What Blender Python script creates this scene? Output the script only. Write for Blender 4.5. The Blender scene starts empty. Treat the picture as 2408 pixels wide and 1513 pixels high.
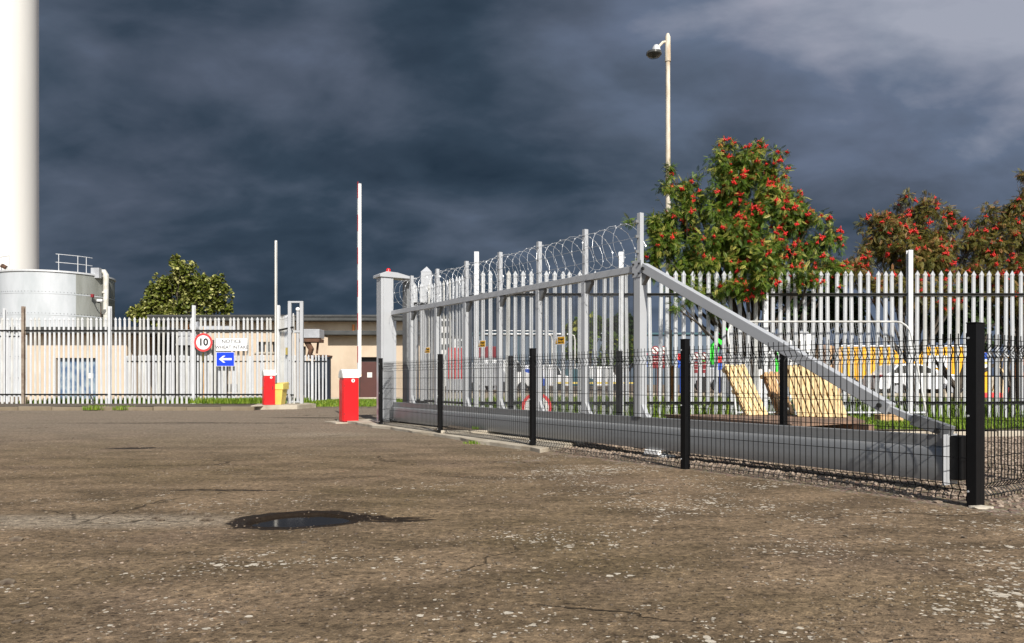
import bpy, math, random
import numpy as np
from mathutils import Vector, Matrix, noise
R = math.radians
random.seed(7); rng = np.random.default_rng(7)
sc = bpy.context.scene
COL = sc.collection

# ------------------------------------------------------------------ camera, sky, sun, exposure
H = 0.84
cd = bpy.data.cameras.new('camera'); cam = bpy.data.objects.new('camera', cd); COL.objects.link(cam)
cam.location = (0, 0, H); cam.rotation_euler = (R(90), 0, 0)
cd.sensor_width = 36; cd.lens = 26.61; cd.shift_y = 0.0567; cd.clip_start = .05; cd.clip_end = 3000
sc.camera = cam
sc.view_settings.view_transform = 'Standard'; sc.view_settings.look = 'None'
sc.view_settings.exposure = 0.34; sc.view_settings.gamma = 1; sc.view_settings.use_curve_mapping = False
SUN_EL = R(38); SX, SY = .30, -.954            # horizontal direction towards the sun (behind the camera, to the right)
def lin(r, g, b):
    f = lambda c: (c/255/12.92) if c/255 <= .04045 else ((c/255+.055)/1.055)**2.4
    return (f(r), f(g), f(b), 1)

class NT:
    """small node helper"""
    def __init__(s, tree): s.t = tree; s.n = tree.nodes; s.l = tree.links
    def node(s, typ, **kw):
        n = s.n.new(typ)
        for k, v in kw.items(): setattr(n, k, v)
        return n
    def link(s, a, b): s.l.new(a, b)
    def _in(s, n, i, v):
        if v is None: return
        if hasattr(v, 'is_output'): s.l.new(v, n.inputs[i])
        else: n.inputs[i].default_value = v
    def math(s, op, a, b=None, c=None, clamp=False):
        n = s.node('ShaderNodeMath', operation=op, use_clamp=clamp)
        s._in(n, 0, a); s._in(n, 1, b); s._in(n, 2, c); return n.outputs[0]
    def noise(s, vec, scale, detail=4, rough=.55, dist=0.):
        n = s.node('ShaderNodeTexNoise'); s._in(n, 'Vector', vec)
        n.inputs['Scale'].default_value = scale; n.inputs['Detail'].default_value = detail
        n.inputs['Roughness'].default_value = rough; n.inputs['Distortion'].default_value = dist
        return n.outputs['Fac']
    def ramp(s, fac, stops, interp='LINEAR'):
        n = s.node('ShaderNodeValToRGB'); s._in(n, 0, fac); cr = n.color_ramp; cr.interpolation = interp
        while len(cr.elements) > 1: cr.elements.remove(cr.elements[-1])
        cr.elements[0].position = stops[0][0]; cr.elements[0].color = stops[0][1]
        for p, c in stops[1:]:
            e = cr.elements.new(p); e.color = c
        return n.outputs[0]
    def sm(s, v, a, b):
        n = s.node('ShaderNodeMapRange', interpolation_type='SMOOTHSTEP'); s._in(n, 0, v)
        n.inputs[1].default_value = a; n.inputs[2].default_value = b; return n.outputs[0]
    def mix(s, f, a, b, blend='MIX'):
        n = s.node('ShaderNodeMix', data_type='RGBA', blend_type=blend)
        s._in(n, 0, f); s._in(n, 6, a); s._in(n, 7, b); return n.outputs[2]
    def scalevec(s, v, sx, sy, sz):
        n = s.node('ShaderNodeMapping'); s._in(n, 0, v); n.inputs['Scale'].default_value = (sx, sy, sz); return n.outputs[0]

w = bpy.data.worlds.new('World'); sc.world = w; w.use_nodes = True
T = NT(w.node_tree); T.n.clear()
out = T.node('ShaderNodeOutputWorld')
sky = T.node('ShaderNodeTexSky', sky_type='NISHITA', sun_disc=False)
sky.sun_elevation = SUN_EL; sky.sun_rotation = math.atan2(SX, SY); sky.altitude = 20
bg1 = T.node('ShaderNodeBackground'); bg1.inputs[1].default_value = .10; T.link(sky.outputs[0], bg1.inputs[0])
tc = T.node('ShaderNodeTexCoord'); sp = T.node('ShaderNodeSeparateXYZ'); T.link(tc.outputs['Generated'], sp.inputs[0])
dx, dy, dz = sp.outputs
za = T.math('ADD', T.math('MAXIMUM', dz, 0.), .42)
cb = T.node('ShaderNodeCombineXYZ'); T._in(cb, 0, T.math('DIVIDE', dx, za)); T._in(cb, 1, T.math('DIVIDE', dy, za)); T._in(cb, 2, T.math('MULTIPLY', dz, 1.2))
rotn = T.node('ShaderNodeMapping'); T.link(cb.outputs[0], rotn.inputs[0]); rotn.inputs['Rotation'].default_value = (0, 0, R(28)); rotn.inputs['Scale'].default_value = (.85, 1.15, 1)
cv = rotn.outputs[0]
n1 = T.noise(cv, 1.25, 8, .47, .4); n2 = T.noise(cv, 3.0, 7, .50, .35)
n3 = T.noise(T.scalevec(tc.outputs['Generated'], 1., 1., 2.), 1.6, 3, .5)
v = T.math('ADD', T.math('MULTIPLY', T.sm(n1, .32, .70), .36), T.math('MULTIPLY', T.math('SUBTRACT', n2, .5), 1.0))
v = T.math('ADD', v, T.math('MULTIPLY', T.math('SUBTRACT', n3, .5), .25))
v = T.math('ADD', v, T.math('MULTIPLY', T.sm(dx, -.20, .62), .40))
v = T.math('ADD', v, T.math('MULTIPLY', T.sm(dz, .12, .5), .16))
v = T.math('ADD', v, T.math('MULTIPLY', T.sm(dx, -.30, -.6), .14))
v = T.math('ADD', v, T.math('MULTIPLY', T.math('SUBTRACT', T.noise(cv, 7.5, 6, .5, .3), .5), .46))
v = T.math('ADD', v, .035)
ccol = T.ramp(v, [(0., lin(38, 53, 68)), (.22, lin(54, 69, 85)), (.45, lin(80, 92, 109)), (.7, lin(100, 114, 136)), (1.0, lin(160, 165, 180))])
hue = T.sm(T.noise(tc.outputs['Generated'], 2.3, 4, .55, .5), .42, .6)
ccol = T.mix(hue, ccol, T.mix(1., ccol, (1.035, .985, .985, 1), 'MULTIPLY'))
bg2 = T.node('ShaderNodeBackground'); bg2.inputs[1].default_value = .80; T.link(ccol, bg2.inputs[0])
mx = T.node('ShaderNodeMixShader')
clear = T.sm(T.math('ADD', dy, T.math('MULTIPLY', T.math('SUBTRACT', n1, .5), .6)), -.08, -.45)
T.link(clear, mx.inputs[0]); T.link(bg2.outputs[0], mx.inputs[1]); T.link(bg1.outputs[0], mx.inputs[2]); T.link(mx.outputs[0], out.inputs[0])

sd = bpy.data.lights.new('sun', 'SUN'); sd.energy = 4.9; sd.angle = R(.5); sd.color = (1, .955, .88)
so = bpy.data.objects.new('sun', sd); COL.objects.link(so); so.location = (10, -20, 30)
sdir = Vector((SX*math.cos(SUN_EL), SY*math.cos(SUN_EL), math.sin(SUN_EL)))
so.rotation_euler = sdir.to_track_quat('Z', 'Y').to_euler()

# ------------------------------------------------------------------ helpers
def PX(px, Y): return (px-1204)/1780*Y                 # measured bearing -> metres sideways at distance Y
def PZ(py, Y): return H+(893-py)/1780*Y
def P(px, py, Y): return (PX(px, Y), Y, PZ(py, Y))

def material(name, color, rough=.6, metal=0., var=.0, vscale=6., bump=0., bscale=60., spec=.5, color2=None, stretch=(1, 1, 1), attr=None):
    m = bpy.data.materials.new(name); m.use_nodes = True
    N = NT(m.node_tree); b = N.n['Principled BSDF']
    b.inputs['Roughness'].default_value = rough; b.inputs['Metallic'].default_value = metal
    b.inputs['Specular IOR Level'].default_value = spec
    c = tuple(color)+(1,) if len(color) == 3 else color
    co = N.node('ShaderNodeTexCoord').outputs['Object']
    if var > 0:
        f = N.noise(N.scalevec(co, *stretch), vscale, 6, .6)
        c2 = tuple(color2)+(1,) if color2 else tuple(x*(1-var) for x in c[:3])+(1,)
        base = N.mix(N.sm(f, .38, .66), c, c2)
        if attr:
            a = N.node('ShaderNodeAttribute', attribute_name=attr)
            base = N.mix(a.outputs['Fac'], base, attr_col[attr])
        N.link(base, b.inputs['Base Color'])
        r = N.math('ADD', N.math('MULTIPLY', f, .25), rough-.12); N.link(r, b.inputs['Roughness'])
    else: b.inputs['Base Color'].default_value = c
    if bump > 0:
        bn = N.node('ShaderNodeBump'); bn.inputs['Strength'].default_value = bump; bn.inputs['Distance'].default_value = .01
        N.link(N.noise(co, bscale, 5, .6), bn.inputs['Height']); N.link(bn.outputs[0], b.inputs['Normal'])
    return m
M = {}
M['galv'] = material('galvanised steel', (.575, .585, .595), .5, .15, .22, 9, .04, 40, color2=(.51, .52, .53), stretch=(1, 1, .35))
M['galv_old'] = material('weathered galvanised steel', (.55, .55, .53), .6, .05, .4, 4, .08, 60, color2=(.40, .39, .36), stretch=(1, 1, .3))
M['rust_post'] = material('rusty post paint', (.27, .22, .17), .8, 0, .4, 5, .2, 50, color2=(.16, .11, .08))
M['rail'] = material('dark rail steel', (.055, .055, .053), .65, .1, .4, 8)  # near-black tone, far darker than the pales
M['gate'] = material('silver grey gate paint', (.42, .43, .445), .42, .1, .06, 3, .02, 200)
M['gate_dark'] = material('grey gate steel', (.20, .205, .21), .5, .2, .15, 4)
M['beam'] = material('brushed aluminium beam', (.27, .275, .28), .38, .4, .12, 2.5, .03, 120, stretch=(.2, .2, 5))
M['mesh'] = material('gate mesh wire', (.20, .205, .21), .5, .3)
M['wire'] = material('razor wire steel', (.52, .53, .54), .4, .35)
M['black'] = material('black fence coating', (.004, .004, .0045), .5, 0, .3, 10, spec=.22)
M['white'] = material('white paint', (.80, .80, .79), .45, 0, .05, 4, .02, 60)
M['white_dirty'] = material('weathered white paint', (.74, .73, .69), .6, 0, .25, 3, .05, 30, color2=(.55, .53, .48), stretch=(1, 1, .3))
M['tower'] = material('white tower render', (.86, .84, .79), .6, 0, .05, .15, .04, 3, color2=(.80, .78, .73), stretch=(1, 1, .2))
M['red'] = material('red powder coat', (.66, .012, .016), .35, 0, .10, 2, .01, 80)
M['red_dark'] = material('dull and shaded red plate', (.20, .010, .016), .5)
M['red_sign'] = material('red sign vinyl', (.68, .05, .05), .45)
M['blue_sign'] = material('blue sign vinyl', (.005, .045, .62), .4)
M['yellow_sign'] = material('amber warning vinyl', (.80, .42, .02), .45)
M['yellow'] = material('yellow plastic', (.72, .55, .13), .5, 0, .12, 3)
M['yellow_steel'] = material('yellow painted steel', (.82, .42, .008), .5, 0, .15, 1.5)
M['ink'] = material('black ink', (.02, .02, .02), .5)
M['grey_ink'] = material('faded grey lettering', (.10, .10, .11), .6)
M['render'] = material('peach render', (.56, .45, .335), .85, 0, .25, .7, .3, 25, color2=(.47, .37, .27), stretch=(1, 1, .5))
M['fascia'] = material('dark grey fascia', (.06, .062, .06), .75, 0, .35, 1.5, .1, 10)
M['roof'] = material('roof felt', (.07, .07, .068), .85, 0, .3, 2)
M['blue_door'] = material('scuffed blue door paint', (.06, .11, .20), .55, 0, .7, 2.4, .05, 30, color2=(.24, .30, .34))
M['brown_door'] = material('brown door paint', (.085, .032, .026), .5, 0, .2, 2)
M['glass'] = material('dark window glass', (.03, .035, .04), .1)
M['dark'] = material('dark machinery', (.035, .035, .033), .7, 0, .4, 4)
M['rusty'] = material('rusted duct', (.12, .055, .028), .85, 0, .6, 3, .3, 20, color2=(.05, .03, .02))
M['duct'] = material('grey duct metal', (.42, .43, .45), .5, .2, .25, 1.5)
M['tank'] = material('grey tank sheet', (.48, .50, .52), .62, .0, .22, .7, .04, 5, color2=(.38, .405, .42), stretch=(1, 1, .3))
M['tank_stain'] = material('stained tank sheet', (.30, .31, .285), .6, .2, .4, 1.2, .05, 8, color2=(.20, .205, .18), stretch=(1, 1, .2))
M['pipe'] = material('clad pipe', (.66, .65, .60), .5, .1, .25, 3, color2=(.5, .48, .42))
M['concrete'] = material('concrete', (.44, .39, .31), .9, 0, .35, 2.4, .5, 40, color2=(.30, .25, .185))
M['kerb'] = material('mossy kerb concrete', (.20, .16, .11), .9, 0, .4, 2, .5, 30, color2=(.16, .125, .08))
M['pebble'] = material('pinkish gravel', (.33, .26, .20), .85, 0, .6, 14, .2, 60, color2=(.19, .14, .10))
M['pebble_dark'] = material('dark loose grit', (.16, .125, .085), .9, 0, .6, 14, .2, 60, color2=(.07, .05, .035))
M['wood'] = material('fresh pallet timber', (.76, .58, .31), .75, 0, .3, 7, .15, 60, color2=(.58, .41, .20), stretch=(3, 3, .5))
M['wood_b'] = material('orange pallet timber', (.60, .38, .19), .8, 0, .3, 7, .15, 60, color2=(.44, .26, .12), stretch=(3, 3, .5))
M['ply'] = material('weathered ply sheet', (.24, .15, .10), .85, 0, .4, 3, .2, 40, color2=(.14, .09, .065))
M['lamp_post'] = material('cream lamp post paint', (.62, .57, .47), .7, 0, .45, 5, .15, 30, color2=(.40, .31, .21), stretch=(1, 1, .3))
M['bark'] = material('bark', (.075, .06, .045), .9, 0, .4, 6, .4, 40)
M['brown_pole'] = material('orange brown pole wrap', (.42, .18, .045), .7, 0, .3, 4)
M['green_machine'] = material('lime green machine paint', (.03, .62, .03), .4)
M['car'] = material('white car paint', (.82, .83, .84), .2)
M['tyre'] = material('tyre rubber', (.015, .015, .015), .8)
M['shed'] = material('blue grey cladding', (.075, .105, .145), .6, 0, .2, .05)
M['teal'] = material('teal trim', (.03, .09, .11), .6)
M['blue'] = material('blue barrier plastic', (.01, .07, .42), .5)
M['orange'] = material('orange barrier plastic', (.75, .25, .06), .5)
M['soil'] = material('soil', (.10, .075, .05), .95, 0, .4, 3, .5, 30)
M['navy'] = material('dark navy bin plastic', (.012, .02, .032), .5)
M['lamp_glass'] = material('smoked lamp bowl', (.06, .06, .055), .15)
attr_col = {}
def leafmat(name, c1, c2, c3, trans=.25):
    m = bpy.data.materials.new(name); m.use_nodes = True; N = NT(m.node_tree); b = N.n['Principled BSDF']
    a = N.node('ShaderNodeAttribute', attribute_name='var')
    col = N.ramp(a.outputs['Fac'], [(0, c1+(1,)), (.55, c2+(1,)), (1, c3+(1,))])
    N.link(col, b.inputs['Base Color']); b.inputs['Roughness'].default_value = .45
    b.inputs['Specular IOR Level'].default_value = .22
    tr = N.node('ShaderNodeBsdfTranslucent'); N.link(col, tr.inputs[0])
    mix = N.node('ShaderNodeMixShader'); mix.inputs[0].default_value = trans
    N.link(b.outputs[0], mix.inputs[1]); N.link(tr.outputs[0], mix.inputs[2])
    N.link(mix.outputs[0], N.n['Material Output'].inputs[0]); return m
M['rowan'] = leafmat('rowan leaf', (.028, .062, .006), (.095, .150, .014), (.42, .38, .09), .12)
M['rowan2'] = leafmat('turning rowan leaf', (.060, .065, .014), (.15, .13, .025), (.34, .16, .07), .12)
M['sycamore'] = leafmat('sycamore leaf', (.06, .08, .010), (.12, .135, .020), (.46, .44, .17), .12)
M['darkleaf'] = leafmat('dark and shaded leaf', (.012, .028, .009), (.03, .055, .014), (.07, .10, .025), .1)  # dark hedge and far tree green; also holds the shade under the rowans
M['bushleaf'] = leafmat('sunlit shrub leaf', (.03, .07, .012), (.09, .14, .02), (.24, .22, .03), .2)
M['grass'] = leafmat('grass blade', (.07, .13, .012), (.17, .27, .025), (.34, .38, .07), .3)
M['berry'] = material('rowan berry', (.66, .020, .012), .35, 0, .25, 60, color2=(.44, .010, .009))

def ground_mat():
    m = bpy.data.materials.new('worn brown asphalt'); m.use_nodes = True; N = NT(m.node_tree); b = N.n['Principled BSDF']
    co = N.node('ShaderNodeTexCoord').outputs['Object']
    big = N.noise(co, .35, 4, .55, .3); mid = N.noise(N.scalevec(co, .8, 1.6, 1), 1.5, 5, .6, .2); fin = N.noise(co, 22, 6, .7); mic = N.noise(co, 120, 3, .7)
    sepn = N.node('ShaderNodeSeparateXYZ'); N.link(co, sepn.inputs[0])
    col = N.mix(N.sm(mid, .35, .66), (.245, .176, .112, 1), (.125, .090, .056, 1))
    col = N.mix(N.math('MULTIPLY', N.sm(big, .42, .64), .4), col, (.135, .102, .050, 1))       # mossy olive cast
    pinkn = N.noise(co, .9, 3, .5); col = N.mix(N.math('MULTIPLY', N.sm(pinkn, .52, .7), .45), col, (.195, .14, .10, 1))
    # greyer, smoother asphalt further away
    far = N.sm(sepn.outputs[1], 6.5, 14.5); col = N.mix(N.math('MULTIPLY', far, .75), col, (.235, .193, .150, 1))
    patch = N.node('ShaderNodeAttribute', attribute_name='patch').outputs['Fac']
    pn = N.math('MULTIPLY', patch, N.sm(mid, .1, .42)); col = N.mix(N.math('MULTIPLY', pn, .95), col, (.285, .235, .175, 1))
    grav = N.node('ShaderNodeAttribute', attribute_name='gravel').outputs['Fac']
    gn = N.math('ADD', grav, N.math('MULTIPLY', N.math('SUBTRACT', N.noise(co, 3.2, 5, .65), .5), 1.1))
    gmask = N.sm(gn, .42, .62)
    vg = N.node('ShaderNodeTexVoronoi'); N.link(co, vg.inputs['Vector']); vg.inputs['Scale'].default_value = 34
    gcol = N.mix(N.sm(vg.outputs['Distance'], .2, .6), (.37, .29, .215, 1), (.15, .105, .07, 1))
    gcol = N.mix(.35, gcol, N.mix(.5, (.3, .24, .18, 1), vg.outputs['Color'], 'MULTIPLY'))
    # fine aggregate grain
    col = N.mix(.9, col, N.ramp(fin, [(.28, (.22, .20, .18, 1)), (.45, (.8, .8, .8, 1)), (.56, (1.08, 1.08, 1.08, 1)), (.72, (2.0, 1.95, 1.85, 1))]), 'MULTIPLY')
    col = N.mix(.7, col, N.ramp(mic, [(.3, (.55, .55, .55, 1)), (.5, (1, 1, 1, 1)), (.72, (1.6, 1.55, 1.5, 1))]), 'MULTIPLY')
    vd = N.node('ShaderNodeTexVoronoi', voronoi_dimensions='2D'); N.link(co, vd.inputs['Vector']); vd.inputs['Scale'].default_value = 38
    sd4 = N.node('ShaderNodeSeparateColor'); N.link(vd.outputs['Color'], sd4.inputs[0])
    spk = N.math('MULTIPLY', N.math('LESS_THAN', vd.outputs['Distance'], N.math('MULTIPLY', sd4.outputs[0], .38)), N.math('GREATER_THAN', sd4.outputs[1], .62))
    col = N.mix(N.math('MULTIPLY', spk, .75), col, (.045, .032, .022, 1))
    col = N.mix(gmask, col, gcol)
    # pale lichen and exposed-stone flecks, gathered in drifts
    clus = N.math('ADD', N.noise(N.scalevec(co, .55, 1.0, 1), 1.15, 3, .6, .5), N.math('MULTIPLY', N.math('SUBTRACT', N.sm(sepn.outputs[0], -1.6, 2.2), N.math('MULTIPLY', N.sm(sepn.outputs[1], 4.4, 7.5), N.sm(sepn.outputs[0], .6, -1.0))), .10))
    clus = N.math('ADD', clus, N.math('MULTIPLY', N.math('SUBTRACT', N.noise(co, 5, 2, .5), .5), .35))
    wn = N.node('ShaderNodeTexNoise'); N.link(co, wn.inputs['Vector']); wn.inputs['Scale'].default_value = 55; wn.inputs['Detail'].default_value = 3
    wv = N.node('ShaderNodeVectorMath', operation='MULTIPLY_ADD'); N.link(wn.outputs['Color'], wv.inputs[0]); wv.inputs[1].default_value = (.022, .022, .0); N.link(co, wv.inputs[2])
    flk = None
    for sc_, thr in ((23, .42), (46, .38), (13, .34)):
        vo = N.node('ShaderNodeTexVoronoi', voronoi_dimensions='2D'); N.link(wv.outputs[0], vo.inputs['Vector']); vo.inputs['Scale'].default_value = sc_
        sc3 = N.node('ShaderNodeSeparateColor'); N.link(vo.outputs['Color'], sc3.inputs[0])
        rr = N.math('MULTIPLY', sc3.outputs[0], thr)                                            # random size
        on = N.math('GREATER_THAN', N.math('ADD', N.math('MULTIPLY', sc3.outputs[1], .52), N.math('MULTIPLY', N.math('SUBTRACT', clus, .5), 1.5)), {23: .62, 46: .58, 13: .705}[sc_])
        k = N.math('MULTIPLY', N.math('LESS_THAN', vo.outputs['Distance'], rr), on)
        flk = k if flk is None else N.math('MAXIMUM', flk, k)
    flk = N.math('MULTIPLY', flk, N.math('SUBTRACT', 1, N.math('MULTIPLY', patch, .9)))
    flk = N.math('MULTIPLY', flk, N.math('SUBTRACT', 1, N.math('MULTIPLY', gmask, .8)))
    flk = N.math('MULTIPLY', flk, N.math('SUBTRACT', 1, far))
    fc = N.mix(N.noise(co, 9, 2), (.46, .39, .30, 1), (.74, .68, .57, 1))
    col = N.mix(N.math('MULTIPLY', flk, .9), col, fc)
    # cracks
    vc = N.node('ShaderNodeTexVoronoi', feature='DISTANCE_TO_EDGE', voronoi_dimensions='2D')
    w2 = N.node('ShaderNodeVectorMath', operation='MULTIPLY_ADD'); n5 = N.node('ShaderNodeTexNoise'); N.link(co, n5.inputs['Vector']); n5.inputs['Scale'].default_value = 2.2; n5.inputs['Detail'].default_value = 6
    N.link(n5.outputs['Color'], w2.inputs[0]); w2.inputs[1].default_value = (.9, .9, 0); N.link(co, w2.inputs[2]); N.link(w2.outputs[0], vc.inputs['Vector']); vc.inputs['Scale'].default_value = .55
    cr = N.math('MULTIPLY', N.math('SUBTRACT', 1, N.sm(vc.outputs['Distance'], .002, .012)), N.sm(N.noise(co, .5, 3), .50, .60))
    col = N.mix(N.math('MULTIPLY', cr, .75), col, (.03, .022, .014, 1))
    wet = N.node('ShaderNodeAttribute', attribute_name='wet').outputs['Fac']
    wetm = N.sm(N.math('ADD', wet, N.math('MULTIPLY', N.math('SUBTRACT', N.noise(N.scalevec(co, 1, 3.2, 1), 9, 5, .65), .5), 1.5)), .30, .56)
    col = N.mix(N.math('MULTIPLY', wetm, .96), col, (.013, .008, .005, 1))
    N.link(col, b.inputs['Base Color'])
    N.link(N.math('SUBTRACT', .92, N.math('MULTIPLY', wetm, .35)), b.inputs['Roughness']); b.inputs['Specular IOR Level'].default_value = .12
    bn = N.node('ShaderNodeBump'); bn.inputs['Strength'].default_value = 1.; bn.inputs['Distance'].default_value = .018
    h = N.math('ADD', N.math('MULTIPLY', fin, .9), N.math('MULTIPLY', mic, .35)); h = N.math('ADD', h, N.math('MULTIPLY', flk, .30)); h = N.math('SUBTRACT', h, N.math('MULTIPLY', cr, .8))
    h = N.math('ADD', h, N.math('MULTIPLY', N.noise(co, 7, 4, .6), 1.6))
    N.link(h, bn.inputs['Height']); N.link(bn.outputs[0], b.inputs['Normal']); return m
M['ground'] = ground_mat()

class MB:
    def __init__(s): s.v = []; s.f = []
    def add(s, verts, faces):
        n = len(s.v); s.v += [tuple(p) for p in verts]; s.f += [tuple(n+i for i in f) for f in faces]; return s
    def box(s, c, size, rz=0, mat=None):
        x, y, z = [a/2 for a in size]; pts = [Vector((i*x, j*y, k*z)) for i in (-1, 1) for j in (-1, 1) for k in (-1, 1)]
        rm = mat if mat is not None else Matrix.Rotation(rz, 3, 'Z')
        return s.add([rm @ p + Vector(c) for p in pts], [(0, 1, 3, 2), (4, 6, 7, 5), (0, 4, 5, 1), (2, 3, 7, 6), (0, 2, 6, 4), (1, 5, 7, 3)])
    def bar(s, a, b, w, h=None, up=(0, 0, 1)):
        a, b = Vector(a), Vector(b); d = (b-a); L = d.length; d.normalize(); h = h or w
        u = Vector(up); sd_ = d.cross(u)
        if sd_.length < 1e-4: sd_ = d.cross(Vector((1, 0, 0)))
        sd_.normalize(); u = sd_.cross(d)
        m = Matrix((d, sd_, u)).transposed(); return s.box((a+b)/2, (L, w, h), mat=m)
    def tube(s, pts, r, n=6, cap=True):
        pts = [Vector(p) for p in pts]; rs = r if isinstance(r, (list, tuple)) else [r]*len(pts); V = []
        ref = None
        for i, p in enumerate(pts):
            d = (pts[min(i+1, len(pts)-1)]-pts[max(i-1, 0)]).normalized()
            if ref is None: ref = d.cross(Vector((0, 0, 1)) if abs(d.z) < .9 else Vector((1, 0, 0))).normalized()
            ref = (ref-d*ref.dot(d)).normalized(); q = d.cross(ref)
            for k in range(n):
                t = 2*math.pi*(k+.5)/n; V.append(p+(ref*math.cos(t)+q*math.sin(t))*rs[i])
        F = [(i*n+k, i*n+(k+1) % n, (i+1)*n+(k+1) % n, (i+1)*n+k) for i in range(len(pts)-1) for k in range(n)]
        if cap: F += [tuple(range(n))[::-1], tuple((len(pts)-1)*n+k for k in range(n))]
        return s.add(V, F)
    def lathe(s, prof, c=(0, 0, 0), n=24, a0=0, a1=2*math.pi):
        full = abs(a1-a0-2*math.pi) < 1e-6; m = n if full else n+1; V = []
        for r, z in prof:
            for k in range(m):
                t = a0+(a1-a0)*k/n; V.append((c[0]+r*math.cos(t), c[1]+r*math.sin(t), c[2]+z))
        F = [(i*m+k, i*m+(k+1) % m, (i+1)*m+(k+1) % m, (i+1)*m+k) for i in range(len(prof)-1) for k in range(n if full else n)]
        return s.add(V, F)
    def prism(s, poly, o, ex, ey, ez, t):
        """polygon in the (ex,ey) plane at o, extruded by t along ez"""
        o, ex, ey, ez = map(Vector, (o, ex, ey, ez)); n = len(poly)
        V = [o+ex*x+ey*y for x, y in poly]+[o+ex*x+ey*y+ez*t for x, y in poly]
        F = [tuple(range(n))[::-1], tuple(range(n, 2*n))]+[(i, (i+1) % n, n+(i+1) % n, n+i) for i in range(n)]
        return s.add(V, F)
    def mesh(s, name, m, smooth=False, off=None):
        me = bpy.data.meshes.new(name); v = s.v
        if off is not None: v = [(a-off[0], b-off[1], c-off[2]) for a, b, c in v]
        me.from_pydata(v, [], s.f); me.materials.append(m); me.update()
        if smooth:
            me.polygons.foreach_set('use_smooth', [True]*len(me.polygons))
        return me
    def build(s, name, m, parent=None, smooth=False, bevel=0, local=False, angle=None):
        off = (0, 0, 0)
        if parent is not None and not local:
            q = parent; off = Vector((0, 0, 0))
            while q is not None: off += q.location; q = q.parent
        m = M[m] if isinstance(m, str) else m
        o = bpy.data.objects.new(name, s.mesh(name, m, smooth, off)); COL.objects.link(o); o.parent = parent
        if smooth and angle is None: angle = 40
        if smooth: 
            try: o.data.set_sharp_from_angle(angle=R(angle))
            except Exception: pass
        if bevel:
            b = o.modifiers.new('bevel', 'BEVEL'); b.width = bevel; b.segments = 2; b.limit_method = 'ANGLE'
        return o
def tag(o, label=None, cat=None, group=None, kind=None):
    for k, v_ in (('label', label), ('category', cat), ('group', group), ('kind', kind)):
        if v_: o[k] = v_
    return o
def empty(name, loc, label, cat, group=None, rz=0):
    o = bpy.data.objects.new(name, None); COL.objects.link(o); o.location = loc; o.rotation_euler = (0, 0, rz)
    o.empty_display_size = .2; return tag(o, label, cat, group)
def inst(name, mesh, parent, loc, rot=(0, 0, 0), scale=(1, 1, 1)):
    o = bpy.data.objects.new(name, mesh); COL.objects.link(o); o.parent = parent; o.location = loc; o.rotation_euler = rot; o.scale = scale; return o
def np_mesh(name, m, V, F, var=None, smooth=False):
    """V (n,3), F (k,m) arrays; var per-vertex float"""
    me = bpy.data.meshes.new(name); k = F.shape[1]
    me.vertices.add(len(V)); me.vertices.foreach_set('co', V.astype('f').ravel())
    me.loops.add(F.size); me.loops.foreach_set('vertex_index', F.astype('i').ravel())
    me.polygons.add(len(F)); me.polygons.foreach_set('loop_start', np.arange(0, F.size, k, dtype='i'))
    me.polygons.foreach_set('use_smooth', np.full(len(F), smooth))
    me.update(calc_edges=True); me.materials.append(m)
    if var is not None:
        a = me.attributes.new('var', 'FLOAT', 'POINT'); a.data.foreach_set('value', var.astype('f'))
    return me
def text_mb(txt, size, m, name, parent, mat, extrude=.001, bold=0.):
    cu = bpy.data.curves.new('t', 'FONT'); cu.body = txt; cu.size = size; cu.extrude = extrude; cu.align_x = 'CENTER'; cu.align_y = 'CENTER'; cu.offset = bold
    to = bpy.data.objects.new('t', cu); me = bpy.data.meshes.new_from_object(to); bpy.data.objects.remove(to); me.materials.append(M[m])
    me.transform(mat); o = bpy.data.objects.new(name, me); COL.objects.link(o); o.parent = parent; return o
def rot_txt(loc, rz=0, sx=1.):      # text standing upright, facing -Y turned by rz
    return Matrix.Translation(loc) @ Matrix.Rotation(rz, 4, 'Z') @ Matrix.Rotation(R(90), 4, 'X') @ Matrix.Diagonal((sx, 1, 1, 1))

# ------------------------------------------------------------------ ground
PUD = (-1.31, 4.54)
def sstep(a, b, x):
    t = np.clip((x-a)/(b-a), 0, 1); return t*t*(3-2*t)
fence_pts = [(3.055, 5.01), (1.615, 7.06), (.25, 9.15), (-1.07, 11.28), (-2.33, 13.42)]
FN = np.array([.8265, .5629])                      # normal of the fence line, pointing away from the camera side
def fdist(x, y): return (x-3.055)*FN[0]+(y-5.01)*FN[1]
def ease_noise(x, y, f, seed):
    r_ = np.random.default_rng(seed); z = 0
    for i in range(7):
        a = r_.uniform(0, 6.28); k = f*r_.uniform(.6, 1.7); z = z+np.sin((x*math.cos(a)+y*math.sin(a))*k+r_.uniform(0, 6.28))
    return z/7
def pe(x, y):
    u = (x-PUD[0]); v_ = (y-PUD[1])-.12*u
    return np.sqrt((u/.27)**2+(v_/.24)**2)+.26*ease_noise(x, y, 9, 3)+.09*ease_noise(x, y, 26, 4)
def pud_mask(x, y):
    return 1-sstep(.86, 1.0, pe(x, y))
def gz(x, y):
    x = np.asarray(x, float); y = np.asarray(y, float)
    z = .011*ease_noise(x, y, 1.6, 1)*sstep(22, 12, y)+.005*ease_noise(x, y, 7, 2)*sstep(16, 6, y)
    z = z+sstep(11.2, 11.8, y)*.09*sstep(-1.8, -.6, x)
    z = z-sstep(27, 35, y)*.15*sstep(1, -2, x)
    z = z-.065*pud_mask(x, y)
    z = z-.018*np.exp(-(((x+.72)/.42)**2+((y-4.62-.05*x)/.16)**2))
    return z
def graded(segs):
    a = []
    for s0, s1, st in segs: a += list(np.arange(s0, s1, st))
    return np.array(a)
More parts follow.
